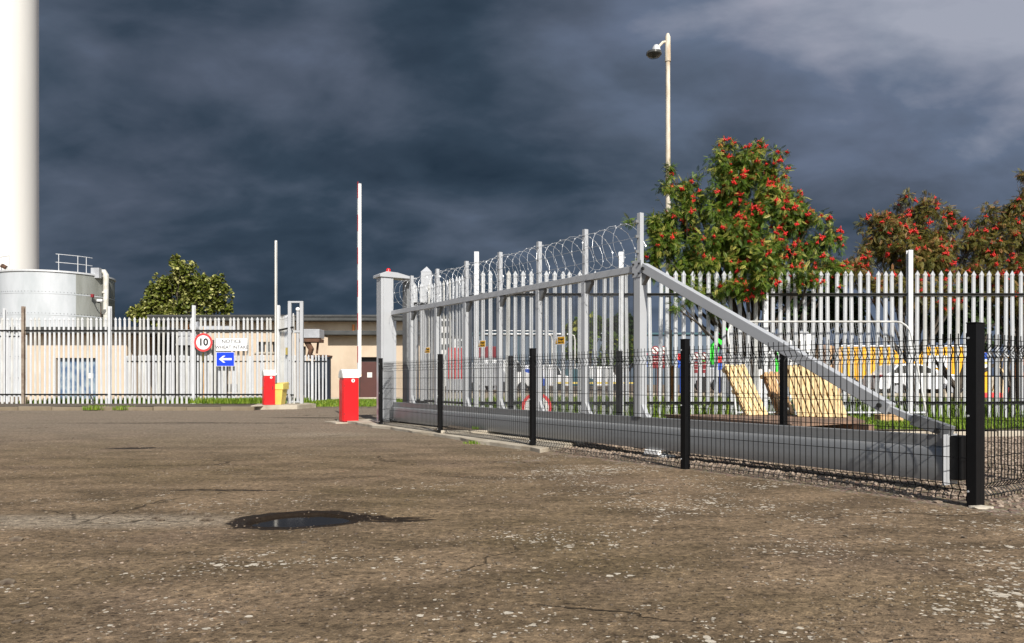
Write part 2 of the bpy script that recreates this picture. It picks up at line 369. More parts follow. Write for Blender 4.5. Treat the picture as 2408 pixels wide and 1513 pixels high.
gx = graded([(-600, -60, 60), (-60, -20, 5), (-20, -7, .8), (-7, -2.4, .14), (-2.4, -.2, .02), (-.2, 5, .07), (5, 9, .25), (9, 20, 1), (20, 60, 5), (60, 600, 60)])
gy = graded([(-60, -4, 8), (-4, 1.2, .6), (1.2, 3.9, .07), (3.9, 5.2, .02), (5.2, 12, .07), (12, 17, .2), (17, 40, .8), (40, 100, 6), (100, 1600, 100)])
X, Y = np.meshgrid(gx, gy); Z = gz(X, Y)
V = np.stack([X.ravel(), Y.ravel(), Z.ravel()], 1); nx, ny = len(gx), len(gy)
ii = (np.arange(ny-1)[:, None]*nx+np.arange(nx-1)[None]).ravel()
F = np.stack([ii, ii+1, ii+nx+1, ii+nx], 1)
me = np_mesh('ground', M['ground'], V, F, smooth=True)
xr, yr = X.ravel(), Y.ravel(); fd = fdist(xr, yr)
grav = sstep(-.45, .25, fd)*sstep(-1.2, .6, xr)*sstep(11.9, 11.2, yr)
grav = np.maximum(grav, .45*np.exp(-((fd+.1)/.35)**2)*sstep(13, 9, yr))
grav = np.maximum(grav, .50*np.exp(-(((xr-.1)/.9)**2+((yr-7.9)/.55)**2)))
patch = np.exp(-(((xr+2.6)/1.15)**2+((yr-4.55-.03*xr)/.24)**2)**2)
patch = np.maximum(patch, .8*np.exp(-(((xr+2.9)/.9)**2+((yr-11.6)/.45)**2)))
wet = np.maximum(1.4*(1-sstep(1.0, 1.5, pe(xr, yr))), .9*np.exp(-(((xr+1.05)/.34)**2+((yr-4.66)/.12)**2)))
wet = np.maximum(wet, .62*np.exp(-(((xr+.72)/.36)**2+((yr-4.62)/.12)**2)))
wet = np.maximum(wet, .8*np.exp(-(((xr+4.65)/.38)**2+((yr-9.3-.25*(xr+4.65))/.16)**2)))
wet = np.maximum(wet, .72*np.exp(-(((xr+2.1)/.75)**2+((yr-5.75)/.045)**2)))
wet = np.maximum(wet, .60*np.exp(-(((xr+4.4)/1.6)**2+((yr-16.6+.2*(xr+4.4))/.3)**2)))
wet = np.maximum(wet, .50*np.exp(-(((xr+6.4)/4.5)**2+((yr-14.6)/.35)**2)))
for nm, arr in (('gravel', grav), ('patch', patch), ('wet', wet)):
    a = me.attributes.new(nm, 'FLOAT', 'POINT'); a.data.foreach_set('value', arr.astype('f'))
g = bpy.data.objects.new('ground', me); COL.objects.link(g); tag(g, kind='structure')
# puddle
wm = material('puddle water', (.022, .016, .011), .06, spec=.35)
mb = MB(); n = 40
mb.add([(PUD[0]+.34*math.cos(t*2*math.pi/n), PUD[1]+.36*math.sin(t*2*math.pi/n)+.04*math.cos(t*2*math.pi/n), -.017) for t in range(n)], [tuple(range(n))])
tag(mb.build('puddle', wm), kind='structure')

# loose stones and grit
ico = [(0, 0, 1), (.89, 0, .45), (.28, .85, .45), (-.72, .53, .45), (-.72, -.53, .45), (.28, -.85, .45), (.72, .53, -.45), (-.28, .85, -.45), (-.89, 0, -.45), (-.28, -.85, -.45), (.72, -.53, -.45), (0, 0, -1)]
icoF = np.array([(0, 1, 2), (0, 2, 3), (0, 3, 4), (0, 4, 5), (0, 5, 1), (1, 6, 2), (2, 7, 3), (3, 8, 4), (4, 9, 5), (5, 10, 1), (6, 7, 2), (7, 8, 3), (8, 9, 4), (9, 10, 5), (10, 6, 1), (11, 7, 6), (11, 8, 7), (11, 9, 8), (11, 10, 9), (11, 6, 10)])
ico = np.array(ico)
def scatter(name, xs, ys, rs, m, flat=.6, sink=.25):
    n_ = len(xs); b_ = ico[None]*(1+rng.uniform(-.28, .28, (n_, 12, 1))); s_ = rs[:, None, None]*np.stack([rng.uniform(.7, 1.3, n_), rng.uniform(.7, 1.3, n_), np.full(n_, flat)], 1)[:, None]
    p_ = b_*s_; a_ = rng.uniform(0, 6.28, n_); c_, d_ = np.cos(a_)[:, None], np.sin(a_)[:, None]
    q_ = np.stack([p_[..., 0]*c_-p_[..., 1]*d_, p_[..., 0]*d_+p_[..., 1]*c_, p_[..., 2]], 2)
    q_ += np.stack([xs, ys, gz(xs, ys)+rs*flat*sink], 1)[:, None]
    F_ = (icoF[None]+(np.arange(n_)*12)[:, None, None]).reshape(-1, 3)
    me_ = np_mesh(name, M[m], q_.reshape(-1, 3), F_); o = bpy.data.objects.new(name, me_); COL.objects.link(o); return o
# gravel beyond the black fence
xs = rng.uniform(-.6, 9, 26000); ys = rng.uniform(4.6, 12.6, 26000); fd = fdist(xs, ys)
k = (fd > .10+rng.normal(0, .07, len(xs))) & (rng.uniform(0, 1, len(xs)) < sstep(-1, 1.2, xs)) & (xs < ys*.75+.3) & (ys < 11.3)
tag(scatter('gravel', xs[k], ys[k], rng.uniform(.008, .024, k.sum()), 'pebble'), kind='stuff', label='pinkish gravel around the gate track behind the black fence')
# grit on the asphalt, thicker near the camera and by the fence
ys = 1.6+rng.uniform(0, 1, 9000)**1.5*10; xs = rng.uniform(-.8, .8, 9000)*ys; k = (fdist(xs, ys) < .1) & (pud_mask(xs, ys) < .1)
tag(scatter('grit', xs[k], ys[k], rng.uniform(.0025, .008, k.sum())*np.where(rng.uniform(0, 1, k.sum()) < .03, 2.2, 1), 'pebble_dark'), kind='stuff')
ys = 2.0+rng.uniform(0, 1, 2600)*9; xs = rng.uniform(-.7, .75, 2600)*ys; k = (fdist(xs, ys) < .15) & (pud_mask(xs, ys) < .1)
tag(scatter('pale_grit', xs[k], ys[k], rng.uniform(.003, .008, k.sum()), 'pebble', .4), kind='stuff')
# a handful of larger stones by the puddle
for i, (px, py) in enumerate([(1163, 737), (1250, 751), (1252, 776), (940, 765), (965, 778), (1110, 742), (100, 900), (50, 1150)]):
    dxp, dyp = px*900/2168*.9406, (980+py*628/1513)*.9406; Yd = H*1780/(dyp-893); xd = PX(dxp, Yd)
    zz = float(gz(xd, Yd)); rr = .022+.008*random.random()
    mb = MB(); mb.add([(c[0]*rr*1.2*random.uniform(.8, 1.2), c[1]*rr*random.uniform(.8, 1.2), c[2]*rr*.6+.006) for c in ico], [tuple(f) for f in icoF])
    o = mb.build('stone', 'pebble_dark'); o.location = (xd, Yd, zz)
    tag(o, ['largest dark stone on the pale patch left of the puddle', 'upper of two stones just left of the puddle edge', 'lower of two stones just left of the puddle edge', 'stone at the left of the little cluster on the pale patch', 'stone beside the leftmost one of the cluster on the pale patch', 'small lone stone between the cluster and the largest stone', 'dark stone on the asphalt near the left edge, further one', 'dark stone near the left edge closest to the camera'][i], 'stone', 'loose stones on the asphalt')

# concrete strip under the black fence and gate, barrier plinths
GD = Vector((-.5430, .8397, 0)); GN = Vector((.8397, .5430, 0))           # gate direction / normal
def slab(name, pts, z0, z1, m='concrete'):
    mb = MB(); n_ = len(pts); mb.add([(x, y, z1) for x, y in pts]+[(x, y, z0) for x, y in pts], [tuple(range(n_))]+[(i, n_+i, n_+(i+1) % n_, (i+1) % n_) for i in range(n_)])
    return mb.build(name, m, bevel=.006)
fl = []
for t in np.linspace(0, 1, 26):
    x = .42+(-3.35-.42)*t; y = 8.75+(15.05-8.75)*t; j = .035*math.sin(t*23)+.02*math.sin(t*51); fl.append((x-.10+j, y-.07+j*.5))
bk = [(-2.55, 15.6), (-1.35, 13.9), (.95, 9.85)]
tag(slab('concrete_strip', fl[::-1][0:0]+fl+bk, -.2, .045), kind='structure')
tag(slab('barrier_plinth', [(-3.36, 14.42), (-2.75, 14.75), (-3.05, 15.3), (-3.7, 14.95)][::1], -.1, .02), kind='structure')
tag(slab('barrier_plinth', [(-7.25, 21.0), (-6.1, 21.5), (-5.85, 22.6), (-6.35, 23.6), (-7.6, 22.6)], -.1, .115), kind='structure')

# left verge with kerb stones
mb = MB(); mb.add([(-45, 20.72, .10), (-7.05, 20.72, .10), (-6.2, 23.9, .10), (-6.2, 25.2, .06), (-45, 25.2, .06)], [(0, 1, 2, 3, 4)])
tag(mb.build('verge', 'soil'), kind='structure')
kd = bpy.data.objects.new('kerb', None); COL.objects.link(kd); kd.location = (-20, 20.6, 0); tag(kd, kind='structure')
x = -7.0
while x > -17:
    L = .915; mb = MB().box((0, 0, -.02), (L-.012, .13, .25)); o = mb.build('kerb_stone', 'kerb', kd, bevel=.012, local=True)
    o.location = (x-L/2+20, random.uniform(-.012, .012), random.uniform(-.012, .006)); o.rotation_euler = (random.uniform(-.02, .02), random.uniform(-.008, .008), random.uniform(-.01, .01)); x -= L

# ------------------------------------------------------------------ palisade fences
def pale_mesh(Hh, name='pale', m='galv'):
    cols = [(-.037, .012), (-.018, -.009), (0, .003), (.018, -.009), (.037, .012)]
    rings = [(0, 1), (Hh-.115, 1), (Hh-.082, 1.28), (Hh, .06)]
    V_, F_ = [], []
    for th in (0, .004):
        for z, s_ in rings:
            for cx, cy in cols: V_.append((cx*s_, cy*(1 if s_ >= 1 else .4)+th-(.006 if s_ > 1.1 else 0), z))
    n_ = 5
    for b_ in (0, 20):
        for r_ in range(3):
            for c_ in range(4):
                q = (b_+r_*n_+c_, b_+r_*n_+c_+1, b_+(r_+1)*n_+c_+1, b_+(r_+1)*n_+c_); F_.append(q if b_ == 0 else q[::-1])
    for r_ in range(3):
        for c_ in (0, 4):
            F_.append((r_*n_+c_, (r_+1)*n_+c_, 20+(r_+1)*n_+c_, 20+r_*n_+c_))
    for c_ in range(4): F_.append((c_, c_+1, 21+c_, 20+c_))
    return MB().add(V_, F_).mesh(name, M[m])
pale_hi = pale_mesh(2.80); pale_hi_old = pale_mesh(2.80, m='galv_old'); pale_lo = pale_mesh(2.02); 
def palisade(name, label, a, b, z0, Hh, posts, group=None, mesh=pale_hi, rails=(2.36, .32), post_h=3.2, pitch=.1513, skip=(), oldp=.25, start=.06, cat='fence'):
    """a->b ground line seen from the front; rails and posts on the near side"""
    a = Vector(a+(0,)); b = Vector(b+(0,)); d = (b-a); L = d.length; d.normalize(); rz = math.atan2(d.y, d.x); nn = Vector((d.y, -d.x, 0))
    root = empty(name, (a.x, a.y, z0), label, cat, group)
    k_ = 0; t = start
    while t < L-.02:
        if not any(abs(t-s_) < .055 for s_ in posts) and k_ not in skip:
            p = d*t - nn*.028
            me_ = pale_hi_old if (mesh is pale_hi and random.random() < oldp) else mesh
            inst('pale', me_, root, (p.x, p.y, random.uniform(-.006, .004)), (random.gauss(0, .003), random.gauss(0, .0055), rz))
        t += pitch; k_ += 1
    edges = [0]+[p_ for p_ in posts if .1 < p_ < L-.1]+[L]
    for e0, e1 in zip(edges[:-1], edges[1:]):
        for zr in rails:
            p0, p1 = a+d*(e0+.03), a+d*(e1-.03)
            mb = MB(); mb.bar(p0+Vector((0, 0, z0+zr)), p1+Vector((0, 0, z0+zr)), .006, .042)
            mb.bar(p0+nn*.022+Vector((0, 0, z0+zr+.0245)), p1+nn*.022+Vector((0, 0, z0+zr+.0245)), .048, .006)
            r_ = mb.build('rail', 'rail', root)
    for i, s_ in enumerate(posts):
        p = a+d*s_
        mb = MB(); hh = post_h+random.uniform(-.02, .02)
        c = Vector((p.x, p.y, z0+hh/2-.05)); rm = Matrix.Rotation(rz, 3, 'Z')
        c = c+nn*.04
        mb.box(c+rm @ Vector((0, -.042, 0)), (.085, .008, hh), rz); mb.box(c+rm @ Vector((0, .042, 0)), (.085, .008, hh), rz); mb.box(c, (.008, .0755, hh), rz)
        o = mb.build('post', 'galv' if not (name == 'palisade_fence' and abs(p.x-PX(57, 24.2)) < .3 and p.y > 20) else 'rust_post', root)
        if o.data.materials[0] is M['rust_post']: o['label'] = 'brown rusted post'
    return root
YL = 24.2
xl = [PX(p_, YL) for p_ in (-346, -144.5, 57, 260, 457, 656)]
L0 = xl[0]
palisade('palisade_fence', 'galvanised palisade fence on the left verge behind the round 10 sign, one post rusted brown', (xl[0], YL), (xl[5], YL), .04, 2.8, [x_-L0 for x_ in xl], oldp=.35)
palisade('palisade_fence', 'short run of palisade fence turning towards the receiver frame beside the yellow grit bin', (xl[5]+.02, YL-.02), (-6.55, 22.75), .05, 2.8, [.001], post_h=3.2, rails=(2.36, .32))
YR = 14.2; xc = PX(1121, YR); xr_ = [0, 2.70, 5.40, 8.10, 10.8]
palisade('palisade_fence', 'tall galvanised palisade fence crossing behind the pallets and under the rowans', (xc, YR), (xc+11.4, YR), .09, 2.8, xr_, oldp=.15, start=.11, rails=(2.34, .31))
bx_, by_ = xc-.5*3.3, YR+.866*3.3
palisade('palisade_fence', 'palisade fence running back from the corner behind the razor wire gate', (bx_, by_), (xc-.03, YR+.05), .07, 2.8, [], oldp=.2, rails=(2.34, .31), start=.1)
palisade('palisade_fence', 'short palisade panel between the gate portal and the square white gate post', (-2.28, 15.7), (-1.72, 15.7), .05, 2.74, [], oldp=0, start=.1)
palisade('low_palisade_fence', 'lower palisade fence in front of the peach building, seen through the taller one', (PX(298, 33), 33), (PX(770, 33), 33), -.09, 2.0, [0.0, 2.7, 5.4, 8.1], mesh=pale_lo, rails=(1.72,), post_h=2.02)
palisade('palisade_fence', 'further palisade fence in front of the tank at the left edge', (PX(-20, 30), 30), (PX(62, 30), 30), -.05, 3.1, [.55], mesh=pale_mesh(3.15), rails=(2.6,), post_h=3.75, pitch=.15)
# square white gate post with pyramid top
r0 = empty('gate_post', (PX(1003.5, 16.4), 16.4, 0), 'wide square white steel gate post with a pyramid cap behind the gate', 'gate post')
mb = MB(); mb.box((0, 0, 1.58), (.23, .2, 3.16)); mb.build('post', 'gate', r0, local=True, bevel=.006)
MB().add([(-.12, -.105, 3.16), (.12, -.105, 3.16), (.12, .105, 3.16), (-.12, .105, 3.16), (0, 0, 3.29)], [(0, 1, 4), (1, 2, 4), (2, 3, 4), (3, 0, 4), (3, 2, 1, 0)]).build('cap', 'gate', r0, local=True)

# ------------------------------------------------------------------ sliding cantilever gate
G0 = Vector((3.29, 5.70, 0))
def gp(t, z, off=0.): return G0+GD*(10.12*t)+GN*off+Vector((0, 0, z))
gate = empty('sliding_gate', (3.29, 5.70, .08), 'long grey cantilever sliding gate with mesh infill, raking strut and razor wire along its top', 'gate')
def profile_along(poly, t0, t1, name, m, parent=gate, bevel=.004):
    return MB().prism(poly, gp(t0, 0), GN, (0, 0, 1), GD, 10.12*(t1-t0)).build(name, m, parent, bevel=bevel)
bpoly = [(-.084, .08), (.084, .08)]+[(.062+.034*math.sin(a_), .333-.010-.20*(1-math.cos(a_))) for a_ in (1.5, 1.1, .7, .3)]+[(.055, .333), (-.055, .333)]+[(-.062-.034*math.sin(a_), .333-.010-.20*(1-math.cos(a_))) for a_ in (.15, .4, .7, 1.0, 1.25, 1.5)]
bb = profile_along(bpoly, 0.0, 1.0, 'bottom_beam', 'beam', bevel=0)
bb.data.polygons.foreach_set('use_smooth', [True]*len(bb.data.polygons)); bb.data.set_sharp_from_angle(angle=R(50))
profile_along([(-.035, .334), (.035, .334), (.035, .42), (-.035, .42)], 0.0, 1.0, 'track_rail', 'beam')
profile_along([(-.04, 2.055), (.04, 2.055), (.04, 2.135), (-.04, 2.135)], .345, 1.005, 'top_rail', 'gate')
TU = [.335+.0985*k_ for k_ in range(7)]
for i, t in enumerate(TU):
    big = (i == 0); w_ = .105 if big else .075; a_, b_ = gp(t, .4205), gp(t, 2.14 if big else 2.054)
    o = MB().bar(a_, b_, w_, w_, up=GD).build('upright', 'gate', gate, bevel=.004)
    MB().bar(gp(t, 2.136 if not big else 2.141), gp(t, 2.72 if big else 2.70), .055, .055, up=GD).build('wire_support_post', 'gate', gate, bevel=.003)
    # foot flare and head gusset on the near end side
    s_ = w_/2
    MB().prism([(s_+.001, .421), (s_+.09, .421), (s_+.06, .455), (s_+.001, .56)], gp(t, 0, -.03), -GD, (0, 0, 1), GN, .06).build('foot_bracket', 'gate', gate)
    MB().prism([(s_+.001, 2.05), (s_+.11, 2.05), (s_+.10, 2.01), (s_+.001, 1.90)], gp(t, 0, -.03), -GD, (0, 0, 1), GN, .06).build('gusset', 'gate_dark', gate)
    if big:
        for zz, oo in ((2.02, -.03), (2.10, -.03), (2.10, .03)):
            pass
        col_ = MB().prism([(-.075, 1.99), (.075, 1.99), (.075, 2.18), (-.075, 2.18)], gp(t, 0, -.0585), -GD, (0, 0, 1), GN, .005).build('joint_plate', 'gate', gate, bevel=.002)
        for dz_, dt in ((2.03, .045), (2.14, -.045), (2.14, .05), (2.03, -.045)):
            c_ = gp(t, dz_, -.0595)-GD*dt; MB().tube([c_, c_-GN*.014], .011, 8).build('bolt', 'ink', gate)
        for zz in (2.28, 2.45, 2.62):
            MB().bar(gp(t, zz, -.03), gp(t, zz, -.075), .02, .03).build('wire_bracket', 'gate_dark', gate)
# mesh infill: one mesh per bay
for i in range(6):
    mb = MB(); t0, t1 = TU[i], TU[i+1]; z = .43
    while z < 2.05:
        mb.bar(gp(t0, z, .015)+GD*.04, gp(t1, z, .015)-GD*.04, .003, .0036); z += .0127
    s_ = .06
    while s_ < .95:
        mb.bar(gp(t0, .422, .020)+GD*s_, gp(t0, 2.054, .020)+GD*s_, .0035, .0035, up=GD); s_ += .0762
    tag(mb.build('mesh_infill', 'mesh', gate), kind='stuff')
# raking strut
ta, tb = TU[0], .045
pa, pb = gp(ta, 2.10)-GD*.06, gp(tb, .60)
MB().bar(pa, pb, .09, .10).build('raking_strut', 'gate', gate, bevel=.005)
dd = (pb-pa).normalized()
pc = gp(-.002, .425); MB().bar(pb-dd*.02, pb+(pc-pb).normalized()*.25, .045, .05).build('strut_adjuster', 'gate', gate, bevel=.003)
MB().bar(pb+(pc-pb).normalized()*.2, pc+Vector((0, 0, .02)), .07, .09).build('strut_foot', 'gate_dark', gate, bevel=.003)
for q_, off in ((pb-dd*.07, -.052), (pb+(pc-pb).normalized()*.42, -.037), (pa+dd*.05, -.053)):
    MB().tube([q_+GN*off, q_+GN*(off-.018)], .02, 8).build('bolt', 'ink', gate)
# end plate and rubber buffer
MB().prism([(-.10, .05), (.10, .05), (.10, .43), (-.10, .43)], gp(0, 0)-GD*.001, GN, (0, 0, 1), -GD, .012).build('end_plate', 'gate', gate, bevel=.002)
MB().prism([(-.02, .09), (.115, .09), (.115, .42), (-.02, .42)], gp(0, 0)-GD*.0135, GN, (0, 0, 1), -GD, .09).build('rubber_buffer', 'black', gate, bevel=.01)
# razor wire: coil, strand wires, barbs
mb = MB(); pts = []; turns = 6*5+2; steps = 16; Lr = 10.12*(TU[6]-TU[0])+.30
for k_ in range(turns*steps+1):
    u_ = k_/(turns*steps); a_ = 2*math.pi*k_/steps; rr = .235+.012*math.sin(k_*.013*7)
    p = gp(TU[0], 2.40)+GD*(.13+u_*(Lr-.1))+GN*(rr*math.cos(a_))+Vector((0, 0, rr*math.sin(a_)))+GD*(.07*math.sin(a_*1.0+.6)+random.gauss(0,.004))
    pts.append(p)
mb.tube(pts, .0019, 4)
for k_ in range(0, len(pts)-1, 1):
    p = pts[k_]; d_ = (pts[k_+1]-p).normalized(); n_ = Vector((random.gauss(0, 1), random.gauss(0, 1), random.gauss(0, 1))); n_ = (n_-d_*n_.dot(d_)).normalized()
    mb.add([p+d_*.014, p+n_*.009, p-d_*.014, p-n_*.009], [(0, 1, 2, 3)])
tag(mb.build('razor_wire_coil', 'wire', gate), kind='stuff')
for zz in (2.28, 2.45, 2.62):
    MB().tube([gp(TU[0], zz, -.03), gp(1.0, zz, -.03)], .0022, 4).build('strand_wire', 'wire', gate)

# portal the gate slides through
prt = empty('gate_portal', (-2.40, 14.3, 0), 'tall silver gate portal with pitched cap and red beacon at the sliding gate end', 'gate portal')
GR = math.atan2(GN.y, GN.x)                                                # local x along GN
def pbox(c, size, name, m, bevel=.006):
    mb = MB(); mb.box(c, size, GR); return mb.build(name, m, prt, bevel=bevel)
cpt = Vector((-2.40, 14.30, 0))
pbox((-2.40, 14.30, 1.40), (.25, .22, 2.72), 'column', 'gate')
pbox(Vector((-2.40, 14.30, 1.40))-GD*.1165, (.16, .012, 2.68), 'cover_panel', 'gate', .003)
pbox(Vector((-2.40, 14.30, 1.00))+GN*.158-GD*.02, (.06, .16, 1.90), 'guide_column', 'gate', .003)
pbox((-2.06, 14.72, 1.40), (.06, .20, 2.72), 'rear_column', 'gate_dark', .003)
poly = [(-.155, 2.761), (.56, 2.761), (.56, 2.785), (.20, 2.86), (-.02, 2.87), (-.155, 2.81)]
MB().prism(poly, cpt-GD*.14, GN, (0, 0, 1), GD, .34).build('cap', 'gate', prt, bevel=.004)
bc = cpt+GN*.07; MB().lathe([(.0, .075), (.025, .072), (.042, .05), (.045, .0)], (bc.x, bc.y, 2.872), 14).build('beacon', 'red', prt, smooth=True)
MB().lathe([(0, .012), (.055, .012), (.055, 0)], (bc.x, bc.y, 2.866), 14).build('beacon_base', 'red', prt)
pbox(cpt+Vector((0, 0, 1.0))-GD*.13+GN*(-.14), (.03, .02, .05), 'sensor', 'orange', .002)
# cable loops at the portal foot
mb = MB(); pts = []
for k_ in range(60):
    a_ = k_*.33; pts.append((-2.17+.12*math.cos(a_)+.004*k_, 14.0+.10*math.sin(a_), .07+.03*math.sin(k_*.7)+.03*(k_ % 7 == 0)))
mb.tube(pts, .011, 5); tag(mb.build('cable_coil', 'dark', smooth=True), 'loose grey cable looped on the concrete at the foot of the gate portal', 'cable')
# rollers and white guide blocks under the beam
for i, (t, lab) in enumerate(((.305, 'white gate roller carriage on the gravel under the middle of the sliding gate'), (.72, 'gate roller carriage on the concrete strip near the far end of the sliding gate'))):
    c_ = gp(t, 0); zg = .045 if i else 0.
    rc = empty('gate_roller', (c_.x, c_.y, zg), lab, 'gate roller')
    mb = MB(); mb.box(c_+Vector((0, 0, zg+.012)), (.16, .34, .024), GR); mb.build('base_plate', 'white' if i == 0 else 'gate', rc, bevel=.004)
    for s_ in (-.09, .09):
        q_ = c_+GD*s_+Vector((0, 0, zg+.045)); MB().tube([q_-GN*.03, q_+GN*.03], .02, 12).build('roller', 'gate_dark' if i else 'white', rc)
    if i == 0:
        MB().box(c_-GN*.10+Vector((0, 0, .05)), (.05, .22, .05), GR).build('guard', 'white', rc, bevel=.006)
# little amber warning signs wired to the mesh
for (px, py, t, lab) in ((1006.5, 824, None, 'small amber warning sign on the gate mesh nearest the portal'), (1135, 809, None, 'small amber warning sign in the middle of the three on the gate mesh'), (1319, 801, None, 'small amber warning sign on the gate mesh nearest the camera')):
    q = (px-1204)/1780; t = (3.29-5.70*q)/(10.12*(.5430+.8397*q)); z = PZ(py, 5.70+.8397*10.12*t)
    c_ = gp(t, z, -.012); rt = empty('warning_sign', c_, lab, 'sign', 'warning signs on the gate mesh')
    ex = -GD; mb = MB().prism([(-.105, -.055), (.105, -.055), (.105, .055), (-.105, .055)], c_, ex, (0, 0, 1), -GN, .003); mb.build('plate', 'white', rt)
    MB().prism([(-.048, -.045), (.098, -.045), (.098, .045), (-.048, .045)], c_-GN*.0035, ex, (0, 0, 1), -GN, .001).build('amber_panel', 'yellow_sign', rt)
    MB().prism([(-.1, -.042), (-.056, -.042), (-.078, .03)], c_-GN*.0035, ex, (0, 0, 1), -GN, .001).build('triangle', 'ink', rt)
    MB().prism([(-.093, -.037), (-.063, -.037), (-.078, .014)], c_-GN*.005, ex, (0, 0, 1), -GN, .001).build('triangle_face', 'yellow_sign', rt)
    az = math.atan2(-GD.y, -GD.x)
    for txt, dz_, sz in (('Danger', .018, .042), ('Razor wire', -.022, .026)):
        text_mb(txt, sz, 'ink', 'lettering', rt, rot_txt(ex*.024-GN*.006+Vector((0, 0, dz_)), az))

# ------------------------------------------------------------------ black mesh fences
def vwire_profile(top=1.135):
    pr = []
    zs = [(.03, 0), (.07, 0), (.095, -.03), (.12, 0), (.50, 0), (1.00, 0), (1.035, -.035), (1.07, 0), (1.11, 0), (1.145, 0)]
    return [(o_, z) for z, o_ in zs]
vp = [(0, .03), (0, .055), (-.034, .095), (0, .135), (0, .99), (-.034, 1.03), (0, 1.075), (0, 1.150)]
def mesh_panel(a, b, root, nn, name='mesh_panel'):
    a = Vector(a+(0,)); b = Vector(b+(0,)); d = (b-a); L = d.length; d.normalize(); mb = MB(); s_ = .045
    while s_ < L-.03:
        q = a+d*s_; mb.tube([q+nn*(-o_)+Vector((0, 0, z)) for o_, z in vp], .0034, 4, cap=False); s_ += .05
    for z, o_ in ((.055, 0), (.095, -.034), (.135, 0), (.315, 0), (.50, 0), (.685, 0), (.865, 0), (.99, 0), (1.03, -.034), (1.075, 0), (1.115, 0)):
        mb.tube([a+d*.035+nn*(-o_+.0055)+Vector((0, 0, z)), b-d*.035+nn*(-o_+.0055)+Vector((0, 0, z))], .0033, 4)
    return tag(mb.build(name, 'black', root), kind='stuff')
def mesh_run(name, label, pts, nn, bolts=True, closeend=None):
    root = empty(name, (pts[0][0], pts[0][1], 0), label, 'fence')
    for i, p in enumerate(pts):
        q = pts[i+1] if i+1 < len(pts) else pts[i-1]; rz = math.atan2(q[1]-p[1], q[0]-p[0])
        mb = MB().box((p[0], p[1], .585), (.062, .062, 1.25), rz); po = mb.build('post', 'black', root, bevel=.003)
        MB().box((p[0], p[1], 1.2145), (.068, .068, .008), rz).build('post_cap', 'black', po, bevel=.002)
        if bolts:
            for z in (1.115, .60, .10):
                for s_ in (-1, 1):
                    c_ = Vector((p[0], p[1], z))-Vector(nn)*.032+Vector((math.cos(rz), math.sin(rz), 0))*(s_*.018)
                    if s_ == 1: MB().tube([c_, c_-Vector(nn)*.007], .007, 8).build('bolt', 'wire', po)
    for p, q in zip(pts[:-1], pts[1:]): mesh_panel(p, q, root, Vector(nn))
    return root
nF = (.8265, .5629, 0)
mesh_run('black_mesh_fence', 'low black wire mesh fence in front of the sliding gate, five posts', fence_pts, nF)
mesh_run('black_mesh_fence', 'black wire mesh fence running back to the right from the nearest post', [(3.10, 5.04), (4.36, 5.90)], (-.56, .82, 0), bolts=False)
MB().tube([(3.125, 5.035, 1.115), (3.13, 5.022, 1.115)], .008, 8)
mesh_run('black_mesh_fence', 'black wire mesh fence behind the sliding gate, seen through it', [(4.36, 5.90), (2.86, 7.97), (1.42, 10.02), (-.02, 12.05)], nF, bolts=False)
# small panel closing the far end by the portal
rt_ = empty('black_mesh_fence', (-2.29, 13.47, 0), 'short black mesh panel closing the far end by the gate portal', 'fence panel')
mesh_panel((-2.29, 13.47), (-2.18, 14.0), rt_, Vector((-.95, .2, 0)))
# broken concrete round the nearest post
mb = MB(); mb.add([(3.055+c[0]*.09+.02, 4.96+c[1]*.06, c[2]*.018) for c in ico], [tuple(f) for f in icoF]); tag(mb.build('post_footing', 'concrete'), kind='structure')

